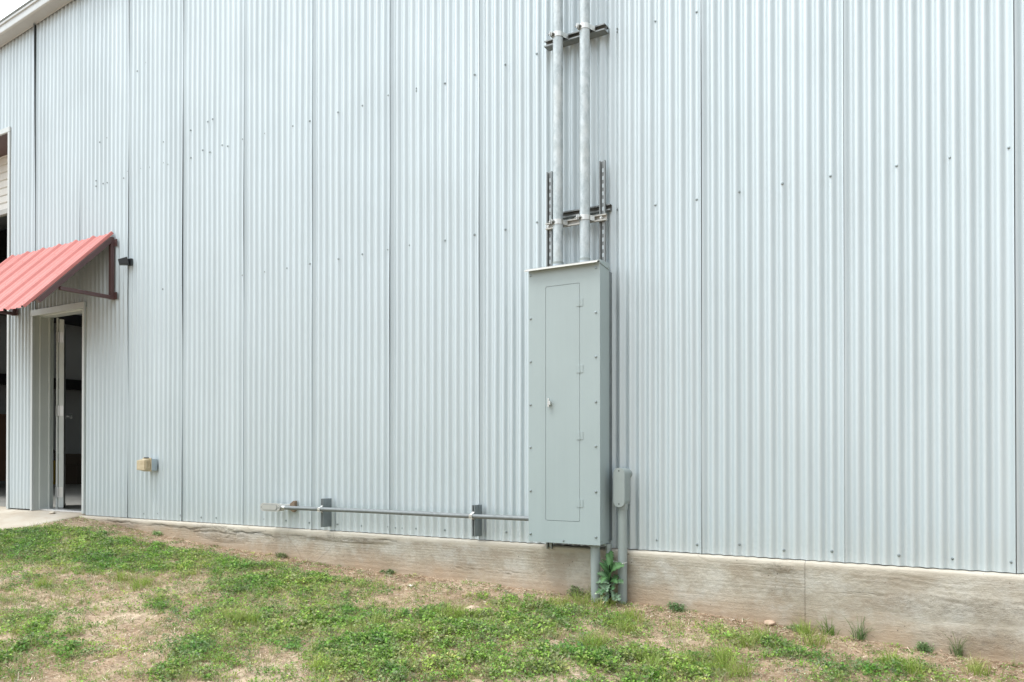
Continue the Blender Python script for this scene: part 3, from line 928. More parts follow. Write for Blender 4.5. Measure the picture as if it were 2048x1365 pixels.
cov = plate_with_hole([(cx0, cz0), (cx1, cz0), (cx1, cz1), (cx0, cz1)], rrect(dx0, dx1, dz0, dz1, .010), CY, CY + .011)
cov.build('cover', M['cab'], ca)
MB().box(cx0 + .01, cx1 - .005, -.0795, -.030, cz0 + .015, cz1 - .03).build('shade_block', M['strut_and_shade'], ca)  # dark block added to deepen the shade between cabinet and wall
dr = MB().prism(rrect(dx0 + .0024, dx1 - .0024, dz0 + .0024, dz1 - .0024, .009), 'y', CY + .0005, CY + .009).build('door', M['cab'], ca)
MB().box(dx0 - .01, dx1 + .01, CY + .0095, CY + .0115, dz0 - .01, dz1 + .01).build('gap_shade', M['rubber_and_gap'], ca)  # black sheet behind the door slit, standing in for its shade
for py in (605, 738, 872, 1007):
    z = P(1160, py, CY).z
    h = MB().box(dx1 - .023, dx1 - .001, CY - .0028, CY - .0003, z - .025, z + .025).box(dx1 + .001, dx1 + .023, CY - .0028, CY - .0003, z - .025, z + .025)
    for q_ in range(5):
        zz = z - .025 + q_ * .0101
        h.tube([(dx1, CY - .003, zz), (dx1, CY - .003, zz + .0093)], .0035, 8)
    h.build('hinge', M['cab'], ca, bevel=.0006)
lp = P(1100, 807, CY)
l_ = MB().tube([(lp.x, CY, lp.z), (lp.x, CY - .012, lp.z)], .013, 16).tube([(lp.x, CY - .012, lp.z), (lp.x, CY - .020, lp.z)], .008, 12)
l_.box(lp.x - .006, lp.x + .004, CY - .024, CY - .012, lp.z - .026, lp.z + .030)
l_.box(lp.x + .005, lp.x + .014, CY - .026, CY - .014, lp.z - .012, lp.z + .012)
l_.build('latch', M['zinc'], dr, bevel=.0015)
for px, pys in ((1060.5, (552, 638, 724, 810, 895, 982, 1068)), (1192.5, (536, 625, 714, 804, 893, 984, 1075))):
    for py in pys:
        p = P(px, py, CY); xx = cx0 + .016 if px < 1100 else P(1191.8, 800, CY).x
        MB().dome((xx, CY - .0002, p.z), .0088, .007).build('screw', M['screw'], ca)
MB().dome((P(1127, 1082, CY).x, CY - .0002, P(1127, 1082, CY).z), .007, .005).build('screw', M['screw'], ca)
for y, z in ((CY + .03, cz0 + .022), (CB - .02, cz0 + .022)):
    MB().dome((cx1 - .0018, y, z), .005, .003, (1, 0, 0), 8).build('screw', M['screw'], ca)
# rain cap with an overhanging lip and a folded end
cap = MB()
zt = cz1 + .010
for sx_ in (0,):
    y0, y1, y2, y3 = CB + .0, CY - .004, CY - .030, CY - .038
    prof = [(y0, zt + .006), (y1, zt + .002), (y2, zt - .010), (y3, zt - .020), (y3 + .004, zt - .021), (y2 + .003, zt - .014), (y1, zt - .003), (y0, zt + .001)]
    cap.prism(prof, 'x', cx0 - .012, cx1 - .004)
cap.build('rain_cap', M['alu'], ca)
e_ = MB().prism([(CB + .0, zt + .008), (CY - .003, zt + .004), (CY - .003, zt - .018), (CB + .0, zt - .034)], 'x', cx1 - .0015, cx1 + .003)
e_.dome((cx1 + .003, CY + .035, zt - .010), .005, .003, (1, 0, 0), 8).dome((cx1 + .003, CB - .025, zt - .014), .005, .003, (1, 0, 0), 8)
e_.build('cap_end', M['cab'], ca)
# little plugs and lugs beneath
for xx, rr in ((cx0 + .22, .012), (cx0 + .27, .012), (cx0 + .32, .012), (cx1 - .05, .016), (cx1 - .015, .012)):
    MB().tube([(xx, CB - .05, cz0 + .001), (xx, CB - .05, cz0 - .010)], rr, 12).build('plug', M['pvc'], ca)

# ------------------------------------------------------------------ strut channels
def channel(mb, a, b, open_dir, w=.041, d=.021, t_=.0026, lip=.0085):
    """C channel from a to b: back at a/b, open towards open_dir, turned-in lips"""
    a = Vector(a); b = Vector(b); ax = (b - a).normalized(); o_ = Vector(open_dir).normalized(); s = ax.cross(o_).normalized()
    h = w / 2
    prof = [(-h, 0), (h, 0), (h, d), (h - lip, d), (h - lip, d - .006), (h - lip + t_, d - .006), (h - lip + t_, d - t_), (h - t_, d - t_), (h - t_, t_),
            (-h + t_, t_), (-h + t_, d - t_), (-h + lip - t_, d - t_), (-h + lip - t_, d - .006), (-h + lip, d - .006), (-h + lip, d), (-h, d)]
    vs = [p + s * u + o_ * v for p in (a, b) for u, v in prof]; n = len(prof)
    fs = [(i, (i + 1) % n, (i + 1) % n + n, i + n) for i in range(n)]
    mb.add(vs, fs)
    # end caps as strips: back, sides, lips
    quads = [(0, 1, 8, 9), (1, 2, 7, 8), (2, 3, 6, 7), (3, 4, 5, 6), (0, 9, 10, 15), (15, 10, 11, 14), (14, 11, 12, 13)]
    for q_ in quads:
        mb.add([vs[i] for i in q_], [(0, 1, 2, 3)]); mb.add([vs[i + n] for i in q_], [(3, 2, 1, 0)])
    return mb


def slots(mb, a, b, nrm, col_w=.014, length=.028, step=.05, off=.0031):
    a = Vector(a); b = Vector(b); ax = (b - a).normalized(); n = Vector(nrm).normalized(); s = ax.cross(n).normalized()
    L = (b - a).length; u = step * .5
    while u < L - step * .4:
        c_ = a + ax * u + n * off; pts = []
        for k in range(12):
            t2 = 2 * math.pi * k / 12
            pts.append(c_ + s * (col_w / 2 * math.cos(t2)) + ax * (math.copysign(length / 2 - col_w / 2, math.sin(t2)) + col_w / 2 * math.sin(t2)))
        mb.add(pts, [tuple(range(12))]); u += step
    return mb


# top strut: back-to-back pair
tl = P(1088, 88, -.091); tr = P(1209, 53, -.091)
zt_ = (tl.z + tr.z) / 2
s1_ = empty('strut_bracket', (tl.x, -.06, zt_)); tag(s1_, 'dark double strut bracket holding both pipes near the top of the photo', 'bracket', 'strut brackets on the wall')
channel(MB(), (tl.x, -.059, zt_), (tr.x, -.059, zt_), (0, -1, 0), .041, .032).build('front_channel', M['strut'], s1_, fix=True)
channel(MB(), (tl.x, -.0585, zt_), (tr.x, -.0585, zt_), (0, 1, 0), .041, .036).build('rear_channel', M['strut'], s1_)
# lower: wall strut, two upright slotted struts, front strut
l0 = P(1090, 452.5, -.106); l1 = P(1211, 434, -.106); zl = (l0.z + l1.z) / 2
vx0 = P(1098.5, 450, -.075).x; vx1 = P(1204.5, 430, -.075).x
s2_ = empty('strut_bracket', (l0.x, -.04, zl)); tag(s2_, 'strut bracket fixed flat to the wall behind the two slotted uprights', 'bracket', 'strut brackets on the wall')
wz = P(1143, 428, -.05).z
channel(MB(), (l0.x + .02, -.024, wz), (P(1221, 420, -.05).x, -.024, wz), (0, -1, 0), .041, .036).build('channel', M['strut'], s2_)
for i, (vx, ztop, zbot, lab) in enumerate(((vx0, P(1098, 344, -.075).z, P(1098, 1098, -.075).z, 'slotted upright strut left of the two pipes above the cabinet'),
                                     (vx1, P(1204, 322, -.075).z, P(1204, 1075, -.075).z, 'slotted upright strut right of the two pipes above the cabinet'))):
    u_ = empty('upright_strut', (vx, -.07, zbot)); tag(u_, lab, 'strut', 'slotted upright struts')
    channel(MB(), (vx, -.0605, zbot), (vx, -.0605, ztop), (0, -1, 0), .041, .0185).build('channel', M['strut'], u_)
    slots(MB(), (vx, -.0605, zbot), (vx, -.0605, ztop), (0, -1, 0)).build('slot', M['wall'], u_, fix=False)
s3_ = empty('strut_bracket', (l0.x, -.09, zl)); tag(s3_, 'pale open strut across the pipes just above the cabinet', 'bracket', 'strut brackets on the wall')
channel(MB(), (l0.x, -.0805, zl), (l1.x, -.0805, zl), (0, -1, 0), .041, .021).build('channel', M['alu'], s3_)
for vx in (vx0, vx1):
    MB().tube([(vx, -.084, zl), (vx, -.094, zl)], .010, 6, smooth=False).tube([(vx, -.094, zl), (vx, -.104, zl)], .005, 8).build('bolt', M['zinc'], s3_)

# ------------------------------------------------------------------ two risers
PY = -.137; PR = .0335
topz = 4.75
for i, (pc, lab) in enumerate(((1116, 'left one of the two upright galvanised pipes above the cabinet'), (1169.5, 'right one of the two upright galvanised pipes above the cabinet'))):
    x = P(pc, 300, PY).x
    e_ = empty('riser_pipe', (x, PY, zt)); tag(e_, lab, 'pipe', 'upright galvanised pipes')
    MB().tube([(x, PY, zt + .03), (x, PY, 2.6), (x, PY, 3.6), (x, PY, topz)], PR, 32, caps=True).build('pipe', M['galv'], e_)
    hb = MB().tube([(x, PY, zt + .003), (x, PY, zt + .030)], .0385, 32).build('hub', M['galvbox'], e_)
    MB().tube([(x, PY, zt + .0305), (x, PY, zt + .046)], .0365, 32).build('collar', M['pvc'], e_)
    for z in (zt_, zl):
        back = -.092 if z == zt_ else -.103
        b = MB(); seg_ = []
        for k in range(15):          # strap bent over the front of the pipe
            a = R(-8 + 196 * k / 14); seg_.append((x + (PR + .0015) * math.cos(a), PY - (PR + .0015) * math.sin(a)))
        seg_ = [(seg_[0][0] + .018, back + .0)] + seg_ + [(seg_[-1][0] - .018, back + .0)]
        hw = .016
        vs = []
        for (xx, yy2) in seg_: vs += [(xx, yy2, z - hw), (xx, yy2, z + hw)]
        b.add(vs, [(2 * k, 2 * k + 1, 2 * k + 3, 2 * k + 2) for k in range(len(seg_) - 1)])
        cl = b.build('pipe_clamp', M['zinc'], e_, fix=False)
        sm_ = cl.modifiers.new('thick', 'SOLIDIFY'); sm_.thickness = .0018; sm_.offset = 1
        # ears and bolt on the left flank
        ex = x - PR * .62; ey = PY - PR * .95
        MB().box(ex - .014, ex - .011, ey - .020, ey + .014, z - .015, z + .015).box(ex - .004, ex - .001, ey - .020, ey + .010, z - .015, z + .015).build('ear', M['zinc'], cl)
        MB().tube([(ex - .030, ey - .010, z), (ex + .014, ey - .010, z)], .0038, 8).tube([(ex - .019, ey - .010, z), (ex - .014, ey - .010, z)], .009, 6, smooth=False).tube([(ex - .0005, ey - .010, z), (ex + .006, ey - .010, z)], .009, 6, smooth=False).build('bolt', M['strut'], cl)

# ------------------------------------------------------------------ horizontal conduit
HY = -.138; HR = .0160
hz = .5 * (P(560, 1016, HY).z + P(1058, 1037, HY).z)
hx0 = P(566, 1015, HY).x; hx1 = cx0 + .003
hc = empty('horizontal_conduit', (hx0, HY, hz)); tag(hc, 'long thin grey conduit running level from the pale fitting to the cabinet', 'conduit')
MB().tube([(hx0, HY, hz), (-4.0, HY, hz + .002), (-3.2, HY, hz - .001), (hx1, HY, hz)], HR, 20).build('pipe', M['emt'], hc)
jx = P(803, 1027, HY).x
MB().tube([(jx - .001, HY, hz), (jx + .001, HY, hz)], HR + .0012, 20).build('joint', M['strut'], hc)
cp = MB()
cp.tube([(hx0 - .012, HY, hz), (hx0 + .004, HY, hz)], .0185, 18).tube([(hx0 + .004, HY, hz), (hx0 + .016, HY, hz)], .0205, 8, smooth=False).tube([(hx0 + .016, HY, hz), (hx0 + .030, HY, hz)], .0175, 18)
cp.build('coupling', M['zinc'], hc, bevel=.001)
# cast elbow fitting with an oval cover
fx0, fx1 = P(521, 1012, HY - .03).x, P(560, 1014, HY - .03).x - .004


def stadium(x0, x1, z0, z1, n=8):
    r = min(x1 - x0, z1 - z0) / 2; return rrect(x0, x1, z0, z1, r - 1e-5, n)


fe = empty('conduit_fitting', ((fx0 + fx1) / 2, HY, hz)); tag(fe, 'pale cast oval elbow fitting at the left end of the level conduit', 'fitting')
MB().prism(stadium(fx0 + .002, fx1, hz - .029, hz + .029), 'y', HY - .026, HY + .03).build('housing', M['alu'], fe, bevel=.003)
MB().prism(stadium(fx0 + .024, fx1 - .024, hz - .023, hz + .023), 'y', HY - .0345, HY - .0331).build('shade_rim', M['strut_and_shade'], fe)  # thin dark piece painting the recess shade round the raised panel
cv = MB().prism(stadium(fx0, fx1 + .002, hz - .033, hz + .033), 'y', HY - .033, HY - .0262).build('cover', M['alu'], fe, bevel=.002)
MB().prism(stadium(fx0 + .028, fx1 - .028, hz - .020, hz + .020), 'y', HY - .0375, HY - .0332).build('raised_panel', M['alu'], cv, bevel=.0015)
for xx in (fx0 + .013, fx1 - .011): MB().dome((xx, HY - .033, hz), .0055, .003, n=8).build('screw', M['strut'], cv)
MB().tube([(fx1 - .02, HY, hz), (hx0 - .012, HY, hz)], [.026, .0215], 18).build('hub', M['alu'], fe)
MB().tube([(fx1 - .035, HY + .029, hz), (fx1 - .035, -.01, hz)], .024, 18).build('wall_hub', M['alu'], fe)
rg = random.Random(4)
sp_ = MB(); cx_ = fx1 + .020
vs = [(cx_ - .03, -.025, hz + .025), (cx_ + .01, -.025, hz + .052), (cx_ + .024, -.025, hz + .05), (cx_ + .024, -.025, hz - .03), (cx_ + .008, -.025, hz - .042), (cx_ - .02, -.025, hz - .03)]
sp_.prism([(v[0], v[2]) for v in vs], 'y', -.048, -.02)
sp_.build('sealant', M['sealant'], fe, bevel=.004)
# two stand-off struts
for px_, pyt, pyb, lab in ((641.5, 998, 1063, 'left stand-off strut gripping the level conduit'), (943.5, 1011, 1082, 'stand-off strut gripping the conduit nearest the cabinet')):
    yf = -.118
    x = P(px_, 1030, yf).x; z1_ = P(px_ + 4, pyt, yf).z; z0_ = P(px_ + 4, pyb - 8, yf).z
    z0_ = max(z0_, -.052)
    w_ = .026
    e_ = empty('standoff_strut', (x, -.02, z0_)); tag(e_, lab, 'strut', 'stand-off struts under the level conduit')
    b = MB()
    b.box(x + w_ - .003, x + w_, yf, -.024, z0_ + .0, z1_)               # broad side facing the camera
    b.box(x, x + .003, yf, -.024, z0_, z1_)
    b.box(x + .0032, x + w_ - .0032, -.075, -.072, z0_, z1_)             # web
    b.box(x + .0032, x + .009, yf, yf + .003, z0_, z1_); b.box(x + w_ - .009, x + w_ - .0032, yf, yf + .003, z0_, z1_)
    b.box(x + w_ + .0002, x + w_ + .0022, -.074, -.070, z0_, z1_)
    b.build('channel', M['strut_and_shade'], e_, bevel=.0012)
    if z0_ > -.0: pass
    for zz in (z0_ + .03, z0_ + .09, z1_ - .03):
        MB().tube([(x + .013, -.080, zz), (x + .013, -.0755, zz)], .006, 8).build('bolt', M['zinc'], e_)
    b = MB(); segp = []
    for k in range(13):
        a = R(-20 + 220 * k / 12); segp.append((HY - (HR + .0016) * math.sin(a), hz + (HR + .0016) * math.cos(a)))
    segp = [(yf, hz + HR + .012)] + segp + [(yf, hz - HR - .010)]
    vs = []
    for (yy2, zz) in segp: vs += [(x + .004, yy2, zz), (x + .024, yy2, zz)]
    b.add(vs, [(2 * k, 2 * k + 1, 2 * k + 3, 2 * k + 2) for k in range(len(segp) - 1)])
    cl = b.build('pipe_clamp', M['zinc'], e_, fix=False); sm_ = cl.modifiers.new('thick', 'SOLIDIFY'); sm_.thickness = .0018; sm_.offset = 0
    MB().tube([(x + .014, HY - HR - .010, hz - .006), (x + .014, HY - HR - .001, hz - .004)], .0065, 6, smooth=False).box(x + .002, x + .026, HY - HR - .005, HY - HR - .0028, hz - .020, hz + .012).build('bolt', M['zinc'], cl)

# ------------------------------------------------------------------ plastic pipe below the cabinet, conduit body at its right
gz = lambda x, y: float(G(x, y))
pt = P(1190.5, 1095, -.16); pb = P(1192.5, 1190, -.16)
lpz = gz(pb.x, -.16) - .08
e_ = empty('plastic_pipe', (pb.x, -.16, gz(pb.x, -.16))); tag(e_, 'short leaning grey plastic pipe under the cabinet, left of the thistle', 'pipe')
MB().tube([(pt.x, -.16, cz0 + .0), (pb.x, -.165, lpz)], .031, 28).build('pipe', M['pvc'], e_)
MB().tube([(pt.x, -.16, cz0 - .001), (pt.x, -.16, cz0 - .02)], .036, 28).build('collar', M['pvc'], e_)
bx_ = P(1216, 1096, -.11)
e_ = empty('plastic_pipe', (bx_.x, -.1, gz(bx_.x, -.1))); tag(e_, 'thin grey pipe dropping behind the thistle from the back of the cabinet', 'pipe')
MB().tube([(bx_.x, -.10, cz0 + .0), (bx_.x, -.10, gz(bx_.x, -.1) - .05)], .017, 16).build('pipe', M['pvc'], e_)
MB().tube([(bx_.x, -.10, cz0 - .001), (bx_.x, -.10, cz0 - .03)], .022, 16).build('collar', M['pvc'], e_)

LY = -.105
lx0 = P(1226.5, 960, -.155).x; lx1 = P(1249, 960, -.155).x; lz1 = P(1238, 936, -.155).z; lz0 = P(1240, 1015, -.155).z
e_ = empty('conduit_elbow', ((lx0 + lx1) / 2, LY, gz(lx1, LY))); tag(e_, 'grey oval conduit body on an upright pipe right of the cabinet', 'conduit')
MB().prism(stadium(lx0 + .002, lx1 - .002, lz0 + .002, lz1 - .002, 12), 'y', -.146, -.056).build('housing', M['pvc'], e_, bevel=.006, seg=3)
cv = MB().prism(stadium(lx0, lx1, lz0, lz1, 12), 'y', -.155, -.1465).build('cover', M['pvc'], e_, bevel=.002)
lc = (lx0 + lx1) / 2
for zz in (lz1 - .020, lz0 + .020): MB().dome((lc, -.155, zz), .0045, .0015, n=8).build('screw', M['rubber_and_gap'], cv)
MB().tube([(lc, -.06, lz1 - .04), (lc, -.01, lz1 - .04)], .034, 20).build('wall_hub', M['pvc'], e_)
px_ = P(1245, 1100, LY).x
MB().tube([(px_, LY, lz0 + .02), (px_, LY, lz0 - .015)], .034, 28).build('hub', M['pvc'], e_)
MB().tube([(px_, LY, lz0 - .0), (px_, LY, gz(px_, LY) - .08)], .0295, 28).build('pipe', M['pvc'], e_)
sz_ = P(1240, 1125, LY).z
MB().tube([(px_ + .031 * math.cos(R(a)), LY + .031 * math.sin(R(a)), sz_ + .006 * math.sin(R(a + 40))) for a in range(180, 361, 15)], .0028, 6).tube([(px_ - .031, LY - .003, sz_), (px_ - .055, LY - .02, sz_ + .006)], .004, 6).build('tie', M['zinc'], e_)

exec_plants = True
# ------------------------------------------------------------------ plants and ground cover
# patches of growth, found on the photograph and laid on the real ground
green = [(130, 1085, 190, 22, 1.0), (300, 1112, 130, 24, 1.0), (440, 1130, 150, 26, .8), (0, 1090, 120, 30, .9), (520, 1165, 55, 16, 1.0), (625, 1165, 120, 26, .85),
         (250, 1125, 200, 20, .7), (790, 1305, 150, 60, 1.6), (900, 1240, 95, 32, 1.5), (1110, 1222, 125, 26, 1.0), (1260, 1240, 70, 24, .9), (1190, 1320, 110, 48, 1.6),
         (1060, 1265, 110, 34, .9), (370, 1300, 90, 30, .85), (80, 1298, 100, 22, .95), (55, 1240, 60, 28, .8), (600, 1255, 75, 28, .75), (700, 1320, 60, 40, .9),
         (1440, 1310, 110, 46, .85), (1560, 1300, 60, 30, .6), (1850, 1335, 110, 24, .7), (1700, 1355, 60, 16, .7), (1430, 1254, 45, 10, .7), (300, 1352, 140, 18, .9),
         (650, 1150, 60, 18, .6), (1010, 1195, 60, 12, .5), (1480, 1265, 50, 14, .5), (1000, 1345, 150, 26, 1.0), (330, 1210, 60, 16, .6), (1290, 1345, 80, 30, 1.1), (500, 1340, 60, 20, .5),
         (200, 1185, 120, 16, .35), (450, 1235, 80, 24, .6), (1060, 1190, 70, 12, .6), (1630, 1290, 40, 16, .6), (1800, 1300, 60, 10, .3)]
bare = [(850, 1203, 75, 26, 1.0), (1122, 1288, 40, 16, 1.0), (1350, 1285, 60, 30, .9), (190, 1235, 120, 14, .55), (540, 1325, 60, 24, .5), (300, 1262, 70, 9, .4), (960, 1215, 50, 14, .8),
        (1310, 1240, 60, 10, .6), (1600, 1245, 120, 12, .8), (150, 1200, 90, 12, .5), (240, 1345, 60, 12, .5), (110, 1325, 50, 10, .4), (1520, 1345, 40, 20, .6), (1760, 1285, 150, 10, .6), (640, 1290, 30, 14, .5)]


def field(pts):
    px, py = projn(pts)
    x, y = pts[:, 0], pts[:, 1]
    base = .34 + .42 * gnoise(x + 1.7, y * 1.2, .9) + .30 * gnoise(x - 4, y + 2, 2.7) + .18 * gnoise(x, y, 7.0)
    d = -.02 + base * .66
    for cx, cy, rx, ry, s in green:
        q_ = ((px - cx) / rx) ** 2 + ((py - cy) / ry) ** 2
        d = d + 1.12 * s * np.exp(-q_ * .85) * (.55 + .45 * gnoise(x, y, 4.0) + .3 * gnoise(x + 3, y, 11.0))
    for cx, cy, rx, ry, s in bare:
        q_ = ((px - cx) / rx) ** 2 + ((py - cy) / ry) ** 2
        d = d - 1.1 * s * np.exp(-q_)
    # strip of litter along the wall, and nothing on the slab
    dist = FY - y
    strip = np.clip((dist - .16 - .10 * gnoise(x, y * 0, 1.7)) / .22, 0, 1)
    d = d * strip
    edge = np.clip((x - slab_edge(y) - .02) / .08, 0, 1)
    return np.clip(d * edge, 0, 1.6)


def strip_k(c):
    return np.clip((FY - c[:, 1] - .10) / .3, .04, 1) * np.clip((c[:, 0] - slab_edge(c[:, 1]) - .02) / .08, 0, 1)


def candidates(n):
    """random points in the part of the ground the camera can see, and a margin at both sides"""
    out = []
    tot = 0
    while tot < n:
        x = rng.uniform(-8.6, 2.6, n); y = rng.uniform(-4.35, FY - .01, n)
        p = np.stack([x, y, G(x, y)], 1); px, py = projn(p)
        q_ = ROTI @ Vector((0, 0, 0))
        M_ = np.array(ROTI); dep = -((p - np.array(CAM)) @ M_.T)[:, 2]
        ok = (dep > 1.2) & (px > -260) & (px < 2400) & (py < 1480) & (x > slab_edge(y) + .01)
        out.append(p[ok]); tot += ok.sum()
    return np.concatenate(out)[:n]


GREENS = np.array([(.21, .38, .065), (.26, .43, .08), (.13, .27, .055), (.29, .42, .09), (.31, .37, .12), (.28, .33, .16), (.24, .29, .13), (.17, .27, .08)])


def tints(n, pal, jit=.16):
    c = pal[rng.integers(0, len(pal), n)] * rng.uniform(1 - jit, 1 + jit, (n, 1)) * rng.uniform(.94, 1.06, (n, 3)); return c


def leaflets(name, centres, per, spread, size, height, pal, tilt=(.1, .9), clumpcol=None, mat_='leafy'):
    """low broad-leaved weeds: each plant a spray of small folded leaves"""
    n = len(centres); N = n * per
    c = np.repeat(centres, per, 0)
    rad = np.abs(rng.normal(0, 1, N)) * np.repeat(spread, per); th = rng.uniform(0, 2 * np.pi, N)
    ox_, oy = rad * np.cos(th), rad * np.sin(th)
    x = c[:, 0] + ox_; y = np.minimum(c[:, 1] + oy, FY - .012)
    h = np.repeat(height, per) * rng.uniform(.15, 1, N) * np.exp(-(rad / np.repeat(spread, per)) ** 2 * .35)
    z = G(x, y) + h + .003
    az_ = th + rng.normal(0, .9, N); el_ = rng.uniform(tilt[0], tilt[1], N) * np.sign(rng.uniform(-.35, 1, N))
    L = np.repeat(size, per) * rng.uniform(.6, 1.35, N); wd = L * rng.uniform(.30, .5, N)
    dx, dy, dz_ = np.cos(az_) * np.cos(el_), np.sin(az_) * np.cos(el_), np.sin(el_)
    sx_, sy = -np.sin(az_), np.cos(az_); roll = rng.normal(0, .5, N)
    p0 = np.stack([x, y, z], 1); D = np.stack([dx, dy, dz_], 1); S = np.stack([sx_ * np.cos(roll), sy * np.cos(roll), np.sin(roll)], 1)
    U = np.cross(D, S); U *= np.sign(U[:, 2:3] + 1e-6)
    p1 = p0 + D * (L * .5)[:, None] + S * wd[:, None] + U * (wd * .35)[:, None]
    p2 = p0 + D * L[:, None] - U * (L * .12)[:, None]
    p3 = p0 + D * (L * .5)[:, None] - S * wd[:, None] + U * (wd * .35)[:, None]
    V = np.stack([p0, p1, p2, p3], 1).reshape(-1, 3)
    b_ = np.arange(N) * 4
    Fc = np.concatenate([np.stack([b_, b_ + 1, b_ + 2], 1), np.stack([b_, b_ + 2, b_ + 3], 1)])
    cc = tints(n, pal, .18); hu = gnoise(centres[:, 0] * 1.0 + 11, centres[:, 1] * 1.4 - 2, 2.2)[:, None]
    cc = cc * np.where(hu > 0, 1 + hu * np.array([.55, .28, .5]), 1 + hu * np.array([.30, .12, .1]))
    cc = np.repeat(cc, per, 0) * rng.uniform(.62, 1.4, (N, 1))
    col = np.repeat(cc, 4, 0)
    return V, Fc, col


def blades(centres, per, spread, length, width, pal, lean=.5, segs=3):
    n = len(centres); N = n * per
    c = np.repeat(centres, per, 0); rad = np.abs(rng.normal(0, 1, N)) * np.repeat(spread, per); th = rng.uniform(0, 2 * np.pi, N)
    x = c[:, 0] + rad * np.cos(th); y = np.minimum(c[:, 1] + rad * np.sin(th), FY - .01)
    z = G(x, y) - .002
    az_ = th + rng.normal(0, .8, N); ln = np.abs(rng.normal(lean, lean * .5, N))
    L = np.repeat(length, per) * rng.uniform(.5, 1.25, N); w = width * rng.uniform(.6, 1.3, N)
    H = np.stack([np.cos(az_), np.sin(az_), np.zeros(N)], 1); S = np.stack([-np.sin(az_), np.cos(az_), np.zeros(N)], 1)
    rt = rng.uniform(0, np.pi, N); S = S * np.cos(rt)[:, None] + H * np.sin(rt)[:, None]
    rows = []
    for k in range(segs + 1):
        f_ = k / segs; bend = ln * f_ * 1.2
        pos = np.stack([x, y, z], 1) + H * (L * f_ * np.sin(bend))[:, None] + np.array([0, 0, 1]) * (L * f_ * np.cos(bend))[:, None]
        ww = (w * (1 - f_) ** .7 * .5 + .0001)[:, None]
        rows += [pos - S * ww, pos + S * ww]
    V = np.stack(rows, 1).reshape(-1, 3); m_ = 2 * (segs + 1); b_ = np.arange(N) * m_
    Fc = []
    for k in range(segs):
        a = b_ + 2 * k; Fc += [np.stack([a, a + 1, a + 3], 1), np.stack([a, a + 3, a + 2], 1)]
    cc = tints(n, pal, .15); cc = np.repeat(cc, per, 0) * rng.uniform(.75, 1.3, (N, 1))
    return V, np.concatenate(Fc), np.repeat(cc, m_, 0)


def merge(parts):
    V = []; Fc = []; C_ = []; o = 0
    for v, f, c in parts: V.append(v); Fc.append(f + o); C_.append(c); o += len(v)
    return np.concatenate(V), np.concatenate(Fc), np.concatenate(C_)


# broad-leaved cover
cand = candidates(80000); d = field(cand); keep = rng.uniform(0, 1, len(cand)) < np.clip(d - .17, 0, 1.3) * .39 * np.clip(.75 + 1.3 * gnoise(cand[:, 0] - 8, cand[:, 1], 9.0), .12, 1.6) + .040
cw = cand[keep]; dw = d[keep]
sz = .009 + .007 * np.clip(dw, 0, 1) + rng.uniform(0, .003, len(cw))
P1 = leaflets('clover', cw, 14, .022 + .02 * rng.uniform(0, 1, len(cw)), sz, .012 + .030 * np.clip(dw, 0, 1), GREENS)
# greyish filigree weeds here and there
cand = candidates(7000); d = field(cand); g2 = gnoise(cand[:, 0] + 9, cand[:, 1] - 4, 1.9)
keep = (g2 > .35) & (rng.uniform(0, 1, len(cand)) < .5) & (d > .12)
cg = cand[keep]
P2 = leaflets('grey', cg, 12, .02 + 0 * cg[:, 0], .008 + 0 * cg[:, 0], .022 + 0 * cg[:, 0], np.array([(.24, .33, .22), (.30, .38, .26), (.20, .30, .16)]))
V, Fc, C_ = merge([P1, P2])
gc = build_np('clover_cover', V, Fc, M['leafy'], colors=C_); tag(gc, 'low broad leaved green weeds growing in patches on the soil', 'ground cover', kind='stuff')
print('leaf faces', len(Fc))
# grass
cand = candidates(42000); d = field(cand); gn = gnoise(cand[:, 0] - 3, cand[:, 1] + 6, 1.3)
keep = rng.uniform(0, 1, len(cand)) < np.clip(d - .0, .30, 1) * strip_k(cand) * (.36 + .45 * np.clip(gn + .2, 0, 1))
cb = cand[keep]; db = d[keep]
GB = np.array([(.25, .35, .07), (.30, .40, .085), (.36, .41, .14), (.23, .30, .10), (.40, .39, .22), (.38, .35, .20), (.48, .42, .27), (.31, .33, .15)])
B1 = blades(cb, 9, .014 + 0 * db, .022 + .060 * rng.uniform(0, 1, len(cb)) ** 2.2, .0026, GB, .6)
tuft = [(1130, 1215), (1165, 1208), (1205, 1216), (1090, 1222), (1610, 1268), (1630, 1290), (1300, 1335), (1290, 1320), (1460, 1335), (1475, 1350), (1450, 1325), (450, 1240), (300, 1172),
        (285, 1178), (1270, 1240), (1245, 1250), (1255, 1262), (905, 1232), (930, 1240), (880, 1240), (640, 1340), (1190, 1290), (1175, 1300), (1520, 1280), (1500, 1290), (820, 1275), (760, 1250),
        (700, 1270), (470, 1245), (1830, 1345), (1960, 1345), (1780, 1330), (1420, 1345), (1380, 1330), (1205, 1190), (90, 1170), (250, 1165), (500, 1250)]


def ground_at(px, py):
    d_ = ROT @ Vector(((px - 1024) / F, (682.5 - py + SHIFT) / F, -1.0)); lo, hi = 1.0, 14.0
    tt = 1.0
    while tt < 16:
        p = CAM + d_ * tt
        if p.z < gz(p.x, p.y): break
        tt += .02
    for _ in range(12):
        tt -= .002
        p = CAM + d_ * tt
        if p.z > gz(p.x, p.y): break
    p.y = min(p.y, FY - .02); p.z = gz(p.x, p.y)
    return p


